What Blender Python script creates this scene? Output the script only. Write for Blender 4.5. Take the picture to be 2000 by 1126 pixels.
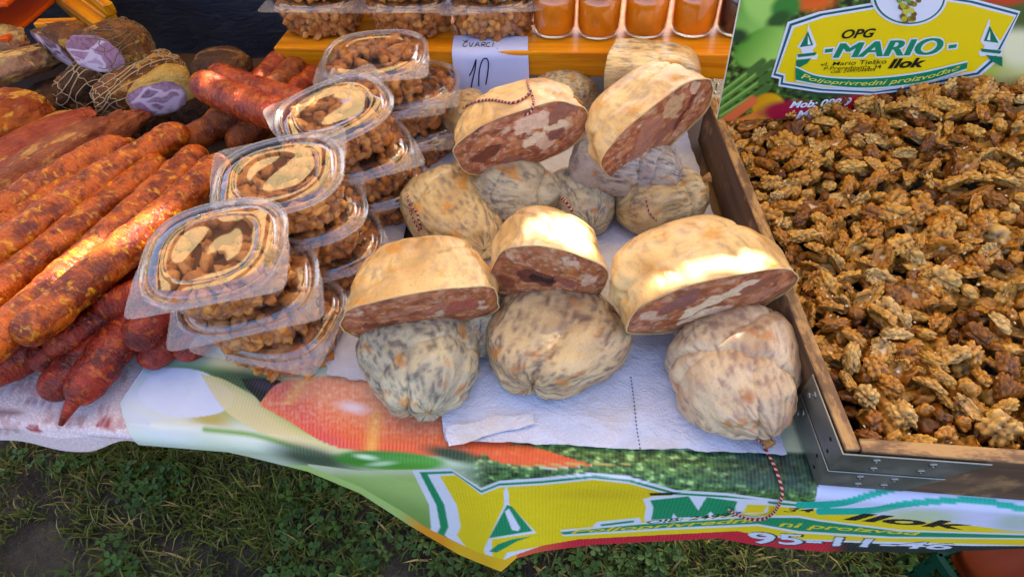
import bpy, bmesh, math, random
import numpy as np
from mathutils import Vector, Matrix, noise as mnoise

random.seed(7); RNG = np.random.default_rng(11)
for o in list(bpy.data.objects): bpy.data.objects.remove(o)
SC = bpy.context.scene
COL = SC.collection
T = 0.75                       # height of the table top
CAMPOS = np.array([0.0, 0.0, T + 0.62])
FPX = 1138.0                   # focal length in pixels of a 2000 px wide picture
AX = np.array([[0.99317745, -0.04802539, 0.10626438],
               [0.10527407, 0.76121683, -0.63989554],
               [-0.050159, 0.6467167, 0.76107922]])   # rows: world x, y, z in camera axes

# ---------------------------------------------------------------- camera
cd = bpy.data.cameras.new('camera'); cam = bpy.data.objects.new('camera', cd); COL.objects.link(cam)
cd.sensor_fit = 'HORIZONTAL'; cd.sensor_width = 36.0; cd.lens = 36.0 * FPX / 2000.0
cd.clip_start = 0.01; cd.clip_end = 500.0
m4 = Matrix.Identity(4)
for r in range(3):
    for c in range(3): m4[r][c] = AX[r][c]
m4.translation = Vector(CAMPOS); cam.matrix_world = m4
SC.camera = cam

# ---------------------------------------------------------------- sky, sun, exposure
SUN_EL, SUN_AZ = math.radians(52), math.radians(68)     # azimuth measured from +x towards +y
SDIR = np.array([math.cos(SUN_EL) * math.cos(SUN_AZ), math.cos(SUN_EL) * math.sin(SUN_AZ), math.sin(SUN_EL)])
w = bpy.data.worlds.new('World'); SC.world = w; w.use_nodes = True
nt = w.node_tree; nt.nodes.clear()
sky = nt.nodes.new('ShaderNodeTexSky'); sky.sky_type = 'NISHITA'; sky.sun_disc = False
sky.sun_elevation = SUN_EL; sky.sun_rotation = math.pi / 2 - SUN_AZ
sky.air_density = 0.75; sky.dust_density = 3.0; sky.ozone_density = 0.6
bg = nt.nodes.new('ShaderNodeBackground'); bg.inputs['Strength'].default_value = 0.11
wo = nt.nodes.new('ShaderNodeOutputWorld')
nt.links.new(sky.outputs[0], bg.inputs[0]); nt.links.new(bg.outputs[0], wo.inputs[0])
sl = bpy.data.lights.new('sun', 'SUN'); sl.energy = 4.0; sl.angle = math.radians(0.5); sl.color = (1.0, 0.93, 0.8)
sun = bpy.data.objects.new('sun', sl); COL.objects.link(sun)
sun.rotation_euler = Vector(SDIR).to_track_quat('Z', 'Y').to_euler(); sun.location = Vector(SDIR) * 8
SC.view_settings.view_transform = 'Standard'; SC.view_settings.look = 'None'
SC.view_settings.exposure = 2.42; SC.view_settings.gamma = 1.0
SC.render.resolution_x = 1024; SC.render.resolution_y = 576
SC.render.engine = 'CYCLES'
SC.cycles.max_bounces = 6; SC.cycles.transparent_max_bounces = 16; SC.cycles.diffuse_bounces = 3; SC.cycles.glossy_bounces = 2
SC.cycles.sample_clamp_indirect = 6.0

# ---------------------------------------------------------------- geometry helpers
def at(px, py, z):
    "point at height z seen at photograph pixel (px, py)"
    d = AX @ np.array([(px - 1000.0) / FPX, -(py - 563.0) / FPX, -1.0])
    return CAMPOS + d * ((z - CAMPOS[2]) / d[2])
def proj(P):
    v = (np.asarray(P) - CAMPOS) @ AX
    return 1000.0 + FPX * v[..., 0] / -v[..., 2], 563.0 - FPX * v[..., 1] / -v[..., 2]
def sstep(a, b, x):
    t = np.clip((x - a) / (b - a), 0, 1); return t * t * (3 - 2 * t)
def fbm(p, sc=1.0, oc=3, seed=0.0):
    v = 0; a = 1
    q = Vector((p[0] * sc + seed * 7.13, p[1] * sc - seed * 3.7, p[2] * sc + seed * 1.9))
    for _ in range(oc):
        v += a * mnoise.noise(q); q = q * 2.03; a *= 0.5
    return v
def frame(xdir, up=(0, 0, 1), roll=0.0):
    x = Vector(xdir).normalized(); z = Vector(up); y = z.cross(x).normalized(); z = x.cross(y)
    m = Matrix((x, y, z)).transposed()
    return m @ Matrix.Rotation(roll, 3, 'X')
def place(o, loc, m3=None):
    o.matrix_world = Matrix.Translation(Vector(loc)) @ (m3.to_4x4() if m3 is not None else Matrix.Identity(4))
    return o
def tag(o, label=None, cat=None, group=None, kind=None):
    if label: o['label'] = label
    if cat: o['category'] = cat
    if group: o['group'] = group
    if kind: o['kind'] = kind
    return o
def new_mesh(name, V, F, mats=(), smooth=True, col=None, midx=None, uv=None):
    me = bpy.data.meshes.new(name)
    V = np.asarray(V, dtype=np.float32)
    if isinstance(F, np.ndarray):
        n, k = F.shape
        me.vertices.add(len(V)); me.vertices.foreach_set('co', V.ravel())
        me.loops.add(n * k); me.loops.foreach_set('vertex_index', F.astype(np.int32).ravel())
        me.polygons.add(n); me.polygons.foreach_set('loop_start', np.arange(0, n * k, k, dtype=np.int32))
        me.update(calc_edges=True)
    else:
        me.from_pydata(V.tolist(), [], F)
    for m in (mats if isinstance(mats, (list, tuple)) else [mats]): me.materials.append(m)
    if midx is not None: me.polygons.foreach_set('material_index', np.asarray(midx, dtype=np.int32))
    if smooth: me.polygons.foreach_set('use_smooth', np.ones(len(me.polygons), dtype=bool))
    if col is not None:
        a = me.color_attributes.new('col', 'FLOAT_COLOR', 'POINT')
        c = np.ones((len(V), 4), dtype=np.float32); c[:, :3] = col; a.data.foreach_set('color', c.ravel())
    me.update()
    return me
def obj(name, me, parent=None):
    o = bpy.data.objects.new(name, me); COL.objects.link(o)
    if parent is not None: o.parent = parent
    return o
def empty(name, loc=(0, 0, 0), m3=None):
    o = bpy.data.objects.new(name, None); COL.objects.link(o); o.empty_display_size = 0.02
    return place(o, loc, m3)
def grid_faces(nu, nv, wrap_u=False, wrap_v=False, off=0):
    iu = np.arange(nu if wrap_u else nu - 1); iv = np.arange(nv if wrap_v else nv - 1)
    A, B = np.meshgrid(iu, iv, indexing='ij'); A2 = (A + 1) % nu; B2 = (B + 1) % nv
    return np.stack([A * nv + B, A2 * nv + B, A2 * nv + B2, A * nv + B2], -1).reshape(-1, 4) + off
def box_mesh(name, sx, sy, sz, mat, bev=0.002, segs=1, zoff=0.0):
    "box centred in x,y; bottom at zoff"
    bm = bmesh.new(); bmesh.ops.create_cube(bm, size=1)
    for v in bm.verts: v.co = Vector((v.co.x * sx, v.co.y * sy, (v.co.z + 0.5) * sz + zoff))
    if bev: bmesh.ops.bevel(bm, geom=bm.edges[:], offset=bev, segments=segs, affect='EDGES', profile=0.6)
    me = bpy.data.meshes.new(name); bm.to_mesh(me); bm.free()
    if mat: me.materials.append(mat)
    return me
def tube_np(P, r, n=8, closed_ends=True):
    "P (k,3) path, r scalar or (k,) -> V, F"
    P = np.asarray(P, float); k = len(P); r = np.broadcast_to(np.asarray(r, float), (k,))
    t = np.gradient(P, axis=0); t /= np.linalg.norm(t, axis=1)[:, None] + 1e-12
    a = np.array([0, 0, 1.0]); 
    if abs(t[0] @ a) > 0.9: a = np.array([1.0, 0, 0])
    N = np.zeros_like(P); u = a - t[0] * (a @ t[0]); u /= np.linalg.norm(u)
    for i in range(k):
        u = u - t[i] * (u @ t[i]); u /= np.linalg.norm(u) + 1e-12; N[i] = u
    B = np.cross(t, N); th = np.arange(n) * 2 * math.pi / n
    V = P[:, None, :] + r[:, None, None] * (np.cos(th)[None, :, None] * N[:, None, :] + np.sin(th)[None, :, None] * B[:, None, :])
    V = V.reshape(-1, 3); F = [tuple(f) for f in grid_faces(k, n, wrap_v=True)]
    if closed_ends:
        F.append(tuple(range(n - 1, -1, -1))); F.append(tuple((k - 1) * n + i for i in range(n)))
    return V, F
def smooth_path(P, k=40):
    "Catmull-Rom resample"
    P = np.asarray(P, float); Q = np.vstack([2 * P[0] - P[1], P, 2 * P[-1] - P[-2]]); out = []
    n = len(P) - 1
    for t in np.linspace(0, n - 1e-9, k):
        i = int(t); f = t - i; a, b, c, d = Q[i:i + 4]
        out.append(0.5 * (2 * b + (c - a) * f + (2 * a - 5 * b + 4 * c - d) * f * f + (3 * b - a - 3 * c + d) * f ** 3))
    return np.array(out)

# ---------------------------------------------------------------- material helpers
class NM:
    def __init__(self, name, rough=0.5, base=(0.5, 0.5, 0.5), spec=0.28, metal=0.0):
        self.m = bpy.data.materials.new(name); self.m.use_nodes = True; self.t = self.m.node_tree
        self.b = self.t.nodes['Principled BSDF']; self.out = self.t.nodes['Material Output']
        self.b.inputs['Roughness'].default_value = rough; self.b.inputs['Base Color'].default_value = (*base, 1)
        self.b.inputs['Specular IOR Level'].default_value = spec; self.b.inputs['Metallic'].default_value = metal
        self._co = None
    def n(self, ty, **kw):
        x = self.t.nodes.new('ShaderNode' + ty)
        for k, v in kw.items(): setattr(x, k, v)
        return x
    def link(self, a, b): self.t.links.new(a, b)
    def setin(self, node, key, v):
        if hasattr(v, 'is_output') or isinstance(v, bpy.types.NodeSocket): self.link(v, node.inputs[key])
        else: node.inputs[key].default_value = v
    def co(self, scale=(1, 1, 1), rnd=True):
        tc = self.n('TexCoord'); mp = self.n('Mapping'); mp.inputs['Scale'].default_value = scale
        self.link(tc.outputs['Object'], mp.inputs['Vector'])
        if rnd:
            oi = self.n('ObjectInfo'); ml = self.n('Math', operation='MULTIPLY'); ml.inputs[1].default_value = 37.0
            self.link(oi.outputs['Random'], ml.inputs[0]); self.link(ml.outputs[0], mp.inputs['Location'])
        return mp.outputs[0]
    def noise(self, vec, scale, detail=3, rough=0.55, dist=0.0):
        x = self.n('TexNoise'); self.link(vec, x.inputs['Vector']); x.inputs['Scale'].default_value = scale
        x.inputs['Detail'].default_value = detail; x.inputs['Roughness'].default_value = rough; x.inputs['Distortion'].default_value = dist
        return x.outputs['Fac']
    def voro(self, vec, scale, feature='F1', out='Distance'):
        x = self.n('TexVoronoi', feature=feature); self.link(vec, x.inputs['Vector']); x.inputs['Scale'].default_value = scale
        return x.outputs[out]
    def ramp(self, fac, a, b, va=0.0, vb=1.0):
        x = self.n('MapRange', interpolation_type='SMOOTHSTEP'); self.link(fac, x.inputs[0])
        x.inputs[1].default_value = a; x.inputs[2].default_value = b; x.inputs[3].default_value = va; x.inputs[4].default_value = vb
        return x.outputs[0]
    def mix(self, fac, a, b, blend='MIX'):
        x = self.n('Mix', data_type='RGBA', blend_type=blend)
        for k, v in ((0, fac), (6, a), (7, b)):
            if isinstance(v, bpy.types.NodeSocket): self.link(v, x.inputs[k])
            elif k == 0: x.inputs[0].default_value = v
            else: x.inputs[k].default_value = (*v, 1)
        return x.outputs[2]
    def math(self, op, a, b=None):
        x = self.n('Math', operation=op)
        for i, v in enumerate((a, b)):
            if v is None: continue
            if isinstance(v, bpy.types.NodeSocket): self.link(v, x.inputs[i])
            else: x.inputs[i].default_value = v
        return x.outputs[0]
    def attr(self, name='col'):
        x = self.n('Attribute', attribute_name=name); return x.outputs['Color']
    def rand(self):
        return self.n('ObjectInfo').outputs['Random']
    def color(self, s): self.link(s, self.b.inputs['Base Color'])
    def rough(self, s): self.link(s, self.b.inputs['Roughness'])
    def bump(self, h, dist=0.001, strength=1.0, prev=None):
        x = self.n('Bump'); x.inputs['Distance'].default_value = dist; x.inputs['Strength'].default_value = strength
        self.link(h, x.inputs['Height'])
        if prev is not None: self.link(prev, x.inputs['Normal'])
        self.link(x.outputs[0], self.b.inputs['Normal']); return x.outputs[0]
def srgb(r, g, b):
    f = lambda c: ((c / 255 + 0.055) / 1.055) ** 2.4 if c > 10 else c / 255 / 12.92
    return (f(r), f(g), f(b))
SR = lambda *c: np.array(srgb(*c))

# ---------------------------------------------------------------- materials
def wood_mat(name, c1, c2, axis=0, rough=0.45, gscale=1.0, dark=None):
    m = NM(name, rough)
    s = [60, 60, 60]; s[axis] = 3.0
    v = m.co(tuple(x * gscale for x in s))
    g = m.noise(v, 1.0, 4, 0.6, 0.6); g2 = m.noise(m.co((8, 8, 8)), 1.0, 2)
    c = m.mix(m.ramp(g, 0.35, 0.68), c1, c2); c = m.mix(m.ramp(g2, 0.45, 0.75, 0, 0.35), c, c2 if dark is None else dark)
    m.color(c); m.bump(g, 0.0006, 0.6); return m.m
M = {}
M['pine'] = wood_mat('varnished_pine', srgb(240, 160, 20), srgb(204, 112, 6), 0, 0.32)
M['pine_y'] = wood_mat('varnished_pine_along', srgb(222, 160, 44), srgb(176, 104, 16), 1, 0.35)
M['orange'] = NM('orange_panel', 0.5, srgb(214, 82, 0)).m
def crate_wood():
    m = NM('weathered_crate_wood', 0.6)
    v = m.co((4, 90, 90)); g = m.noise(v, 1.0, 4, 0.6); b = m.noise(m.co((14, 14, 14)), 1.0, 4, 0.65)
    c = m.mix(m.ramp(g, 0.3, 0.7), srgb(112, 86, 66), srgb(82, 60, 46)); c = m.mix(m.ramp(b, 0.56, 0.7, 0, 0.8), c, srgb(176, 134, 86))
    m.color(c); m.bump(g, 0.0005, 0.5); return m.m
M['crate'] = crate_wood()
def crate_edge():
    m = NM('worn_crate_edge', 0.6)
    b = m.noise(m.co((22, 60, 60)), 1.0, 4, 0.7); g = m.noise(m.co((10, 120, 120)), 1.0, 3)
    c = m.mix(m.ramp(b, 0.42, 0.6), srgb(124, 92, 66), srgb(190, 146, 92)); c = m.mix(m.ramp(g, 0.5, 0.7, 0, 0.5), c, srgb(90, 62, 42))
    m.color(c); m.bump(g, 0.0004, 0.5); return m.m
M['crate_edge'] = crate_edge()
def steel():
    m = NM('galvanised_steel', 0.36, metal=0.85)
    a = m.noise(m.co((30, 30, 30)), 1.0, 4, 0.6)
    m.color(m.mix(a, (0.20, 0.21, 0.20), (0.42, 0.43, 0.41))); m.rough(m.ramp(a, 0.3, 0.7, 0.3, 0.5)); return m.m
M['steel'] = steel()
M['screw'] = NM('screw_steel', 0.3, (0.30, 0.30, 0.29), metal=0.9).m
M['hole'] = NM('dark_hole', 0.9, (0.01, 0.01, 0.01)).m
M['black_tray'] = NM('black_tray_plastic', 0.45, (0.012, 0.012, 0.015)).m

# casing colour recipes: pale, deep, marbling, amount of marbling, rust, amount of rust
SKIN = {'skin_cream': ((238, 198, 134), (200, 154, 92), (146, 116, 88), .62, (206, 132, 46), .55),
        'skin_mottled': ((220, 190, 140), (184, 150, 108), (98, 72, 66), 1.0, (188, 104, 40), .60),
        'skin_grey': ((206, 190, 152), (168, 154, 128), (84, 80, 80), 1.05, (192, 112, 40), .60),
        'skin_violet': ((196, 178, 156), (160, 140, 130), (92, 74, 76), 1.05, (190, 108, 34), .60),
        'skin_tan': ((220, 192, 136), (190, 154, 102), (104, 88, 80), .95, (208, 130, 44), .70),
        'skin_pale': ((222, 194, 154), (194, 158, 122), (134, 100, 92), .9, (192, 112, 54), .70)}
for k in SKIN: M[k] = k
def skin_paint(rec, th_, s, p, seed):
    "colour and vein relief of a stuffed casing at one point (th_ round the axis, s along it -1..1)"
    pale, deep, mar, am, rust, ar = SKIN[rec]; c_, s_ = math.cos(th_), math.sin(th_)
    v1 = fbm((c_ * 1.5, s_ * 1.5, s * 0.55), 1.0, 3, seed); vein = math.exp(-(v1 / .085) ** 2)
    lo = fbm(p, 1.4, 2, seed + 11); k = min(1, max(0, .5 + 1.1 * lo)); col = [a * (1 - k) + b * k for a, b in zip(pale, deep)]
    fine = fbm((c_ * 7.0, s_ * 7.0, s * 3.4), 2.0, 4, seed + 4); area = fbm(p, 1.1, 2, seed + 7)
    d = float(sstep(-.28, .72, fine)) * float(sstep(-.45, .20, area + .28 * am)) * (1 - .8 * vein) * am * .82
    col = [a * (1 - d) + b * d for a, b in zip(col, mar)]
    vv = vein * .45; col = [a * (1 - vv) + b * vv for a, b in zip(col, pale)]
    r = float(sstep(.36, .74, fbm(p, 3.1, 4, seed + 21) + .10 * s)) * ar; col = [a * (1 - r) + b * r for a, b in zip(col, rust)]
    return srgb(*[min(255, max(0, x)) for x in col]), vein * .010 + .006 * fine
def casing_mat():
    m = NM('natural_casing', 0.36, spec=0.45); c = m.attr(); v = m.co()
    f = m.noise(m.co((1.0, 1.6, 1.3)), 190, 5, 0.68, 0.5); c = m.mix(m.ramp(f, 0.52, 0.72, 0, 0.55), c, m.mix(0.6, c, (0.11, 0.085, 0.07)))
    g = m.noise(m.co((1, 2.2, 1.4)), 420, 3, 0.6); c = m.mix(m.ramp(g, 0.60, 0.72, 0, 0.45), c, srgb(112, 88, 66)); c = m.mix(m.ramp(g, 0.40, 0.28, 0, 0.35), c, srgb(244, 222, 180))
    m.color(c); h = m.math('ADD', m.noise(v, 52, 4, 0.6, 0.4), m.math('MULTIPLY', f, 0.25)); m.bump(h, 0.0026, 0.55)
    m.rough(m.ramp(m.noise(v, 30, 2), 0.3, 0.7, 0.28, 0.46)); return m.m
M['casing'] = casing_mat()
M['rind'] = NM('cut_rind', 0.4, srgb(222, 188, 132)).m
def cutface():
    m = NM('headcheese_cut', 0.38); c = m.attr()
    f = m.noise(m.co(), 260, 4, 0.7, 0.6); c = m.mix(m.ramp(f, 0.3, 0.6, 0.45, 0.0), c, m.mix(0.5, c, (0.12, 0.045, 0.02)))
    f2 = m.noise(m.co(), 420, 2); c = m.mix(m.ramp(f2, 0.66, 0.74, 0, 0.5), c, srgb(222, 170, 140)); m.color(c)
    m.bump(f, 0.0016, 0.7); return m.m
M['cut'] = cutface()
def meatface():
    m = NM('cured_meat_cut', 0.4); c = m.attr(); f = m.noise(m.co(), 160, 4, 0.65)
    m.color(m.mix(m.ramp(f, 0.3, 0.75, 0, 0.35), c, srgb(230, 196, 206))); m.bump(f, 0.0006, 0.5); return m.m
M['meat_cut'] = meatface()

def sausage_mat(name, deep, mid, fat, rough=0.36, spot=0.5):
    m = NM(name, rough, spec=0.55); v = m.co()
    a = m.noise(m.co((1.0, 1.3, 1.3)), 34, 4, 0.6, 0.4); c = m.mix(m.ramp(a, 0.34, 0.64), deep, mid)
    s = m.noise(m.co((1.5, 1.0, 1.0)), 75, 3, 0.6, 0.5); c = m.mix(m.ramp(s, 0.54, 0.68, 0, spot), c, fat)
    wv = m.co((3.2, 0.9, 0.9)); wr = m.noise(wv, 70, 4, 0.62, 1.4); c = m.mix(m.ramp(wr, 0.54, 0.70, 0, 0.65), c, tuple(x * 0.32 for x in deep))
    m.color(c); m.bump(m.math('ADD', m.math('MULTIPLY', wr, -1.0), m.math('MULTIPLY', a, 0.6)), 0.0050, 0.85)
    m.rough(m.ramp(a, 0.3, 0.7, rough - 0.06, rough + 0.14)); return m.m
M['saus_top'] = sausage_mat('dry_sausage_skin', srgb(124, 42, 4), srgb(214, 98, 4), srgb(248, 168, 26), 0.24, 0.7)
M['saus_red'] = sausage_mat('moist_sausage_skin', srgb(92, 14, 4), srgb(160, 38, 4), srgb(214, 100, 14), 0.24, 0.6)
M['saus_gloss'] = sausage_mat('glossy_sausage_skin', srgb(132, 34, 16), srgb(190, 76, 20), srgb(222, 130, 44), 0.20, 0.5)
M['saus_dark'] = sausage_mat('dark_sausage_skin', srgb(108, 40, 12), srgb(172, 84, 18), srgb(206, 120, 34), 0.34, 0.5)
def meat_mat(name, c1, c2, c3, th=0.56, sc=16, rough=0.5, bump=0.004):
    m = NM(name, rough); v = m.co(); a = m.noise(v, sc, 5, 0.62, 0.5); b = m.noise(m.co((1, 1.6, 1)), sc * 1.3, 4, 0.6, 0.3)
    g = m.noise(m.co((1, 2.4, 1.5)), 62, 5, 0.68, 0.8)
    c = m.mix(m.ramp(a, 0.35, 0.65), c1, c2); c = m.mix(m.ramp(b, th, th + 0.10), c, c3); c = m.mix(m.ramp(g, 0.55, 0.75, 0, 0.5), c, tuple(x * 0.4 for x in c1))
    m.color(c); m.bump(m.math('ADD', g, m.math('MULTIPLY', a, 2.0)), bump * 1.7, 0.8); return m.m
M['ham_brown'] = meat_mat('smoked_brown_crust', srgb(98, 54, 24), srgb(150, 94, 42), srgb(204, 148, 62), 0.54, 20, 0.5, 0.007)
M['ham_gold'] = meat_mat('smoked_gold_crust', srgb(160, 118, 52), srgb(204, 164, 82), srgb(120, 80, 44), 0.6)
M['ham_dark'] = meat_mat('smoked_dark_crust', srgb(58, 34, 22), srgb(98, 62, 36), srgb(146, 102, 52), 0.54, 20, 0.55, 0.008)
M['ham_pale'] = meat_mat('smoked_fat_rind', srgb(150, 100, 74), srgb(176, 126, 90), srgb(222, 182, 104), 0.48, 12)
M['bacon_red'] = meat_mat('smoked_red_meat', srgb(150, 56, 32), srgb(184, 88, 54), srgb(214, 150, 70), 0.56, 12, 0.4, 0.007)
M['bacon_brown'] = meat_mat('smoked_dry_rind', srgb(130, 60, 32), srgb(168, 92, 50), srgb(214, 152, 76), 0.54, 17, 0.45, 0.007)
M['bacon_orange'] = meat_mat('smoked_orange_rind', srgb(146, 58, 20), srgb(192, 100, 32), srgb(226, 160, 52), 0.52, 14, 0.4, 0.007)
M['net'] = NM('net_twine', 0.8, srgb(186, 158, 120)).m
def twine():
    m = NM('red_white_twine', 0.8); c = m.n('TexCoord'); wv = m.n('TexWave', wave_type='BANDS', bands_direction='DIAGONAL')
    m.link(c.outputs['UV'], wv.inputs['Vector']); wv.inputs['Scale'].default_value = 1.0
    m.color(m.mix(m.ramp(wv.outputs['Fac'], 0.55, 0.7), srgb(136, 26, 30), srgb(206, 176, 156))); return m.m
M['twine'] = twine()
M['twine_red'] = NM('red_twine', 0.8, srgb(140, 36, 36)).m

def plastic(name, milk=0.03, fres=1.0, rough=0.04, dots=False, tint=(0.97, 0.97, 0.99), bumpd=0.004):
    m = NM(name); t = m.t; t.nodes.remove(m.b)
    tr = m.n('BsdfTransparent'); tr.inputs[0].default_value = (*tint, 1)
    gl = m.n('BsdfGlossy'); gl.inputs['Roughness'].default_value = rough
    fr = m.n('LayerWeight'); fr.inputs['Blend'].default_value = 0.5
    nb = m.noise(m.co(), 11, 1); bu = m.n('Bump'); bu.inputs['Distance'].default_value = bumpd; bu.inputs['Strength'].default_value = 1.0
    m.link(nb, bu.inputs['Height'])
    if dots:
        bu2 = m.n('Bump'); bu2.inputs['Distance'].default_value = 0.001; bu2.inputs['Strength'].default_value = 0.9
        vo = m.voro(m.co(rnd=False), 420); m.link(vo, bu2.inputs['Height']); m.link(bu.outputs[0], bu2.inputs['Normal']); bu = bu2
    m.link(bu.outputs[0], gl.inputs['Normal']); m.link(bu.outputs[0], fr.inputs['Normal'])
    mx = m.n('MixShader'); m.link(m.math('ADD', m.math('MULTIPLY', m.math('POWER', fr.outputs['Facing'], 4.0), 0.85), 0.05 * fres), mx.inputs[0]); m.link(tr.outputs[0], mx.inputs[1]); m.link(gl.outputs[0], mx.inputs[2])
    df = m.n('BsdfDiffuse'); df.inputs[0].default_value = (0.86, 0.86, 0.9, 1)
    tl = m.n('BsdfTranslucent'); tl.inputs[0].default_value = (0.86, 0.86, 0.9, 1)
    ad = m.n('MixShader'); ad.inputs[0].default_value = 0.45; m.link(df.outputs[0], ad.inputs[1]); m.link(tl.outputs[0], ad.inputs[2])
    m2 = m.n('MixShader'); m2.inputs[0].default_value = milk
    m.link(mx.outputs[0], m2.inputs[1]); m.link(ad.outputs[0], m2.inputs[2]); m.link(m2.outputs[0], m.out.inputs[0]); return m.m
M['clear'] = plastic('clear_plastic', 0.012, 4.0, 0.03, bumpd=0.0032)
M['clear_side'] = plastic('clear_tub_plastic', 0.025, 1.0, 0.08)
M['rim'] = plastic('plastic_rim', 0.15, 2.4, 0.08)
M['tab'] = plastic('frosted_tab', 0.24, 1.6, 0.22, dots=True)
def crackling():
    m = NM('fried_crackling', 0.34); a = m.noise(m.co(), 60, 3, 0.6); r = m.rand(); at_ = m.n('Attribute', attribute_name='tint')
    rr = m.math('FRACT', m.math('ADD', r, at_.outputs['Fac']))
    c = m.mix(rr, srgb(186, 108, 44), srgb(228, 154, 74)); c = m.mix(m.ramp(a, 0.45, 0.7), c, srgb(130, 70, 36))
    g = m.noise(m.co(), 200, 3, 0.6); c = m.mix(m.ramp(g, 0.58, 0.7, 0, 0.5), c, srgb(222, 166, 104)); m.color(c); m.bump(g, 0.0012, 0.6); return m.m
M['crackling'] = crackling()
M['crack_core'] = NM('crackling_core', 0.6, srgb(96, 50, 24)).m
def walnut():
    m = NM('walnut_kernel', 0.34, spec=0.42); a = m.noise(m.co(), 90, 4, 0.65); at_ = m.n('Attribute', attribute_name='tint'); pale = m.n('Attribute', attribute_name='pale')
    rr = m.math('FRACT', m.math('ADD', m.rand(), at_.outputs['Fac']))
    c = m.mix(m.ramp(rr, 0.0, 1.0), srgb(242, 184, 84), srgb(208, 130, 34)); c = m.mix(m.ramp(rr, 0.74, 0.98, 0, 0.85), c, srgb(104, 56, 20)); c = m.mix(m.ramp(rr, 0.16, 0.02, 0, 0.6), c, srgb(244, 208, 140))
    c = m.mix(m.ramp(a, 0.50, 0.74, 0, 0.5), c, srgb(134, 78, 30))
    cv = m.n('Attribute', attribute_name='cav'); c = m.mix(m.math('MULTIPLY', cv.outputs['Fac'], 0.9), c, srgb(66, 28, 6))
    c = m.mix(pale.outputs['Fac'], c, srgb(236, 212, 170)); m.color(c); m.bump(a, 0.0016, 0.6); return m.m
M['walnut'] = walnut()
# ================================================================ SETTING
def ground_mat():
    m = NM('lawn_soil', 0.95); tc = m.n('TexCoord').outputs['Object']
    a = m.noise(tc, 6, 5, 0.6); b = m.noise(tc, 60, 4, 0.6); f = m.noise(tc, 1.4, 3)
    c = m.mix(m.ramp(a, 0.4, 0.62), srgb(62, 50, 40), srgb(96, 82, 68)); c = m.mix(m.ramp(b, 0.5, 0.7, 0, 0.6), c, srgb(50, 58, 28))
    pb = m.voro(tc, 130); c = m.mix(m.ramp(pb, 0.12, 0.3, 0.5, 0), c, srgb(120, 106, 90)); m.color(c); m.bump(m.math('ADD', m.math('ADD', b, a), m.math('MULTIPLY', m.noise(tc, 220, 4, .65), 0.6)), 0.022, 0.8); return m.m
bm = bmesh.new(); bmesh.ops.create_grid(bm, x_segments=60, y_segments=60, size=60)
me = bpy.data.meshes.new('ground'); bm.to_mesh(me); bm.free(); me.materials.append(ground_mat())
g = obj('ground', me); tag(g, kind='structure')

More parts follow.
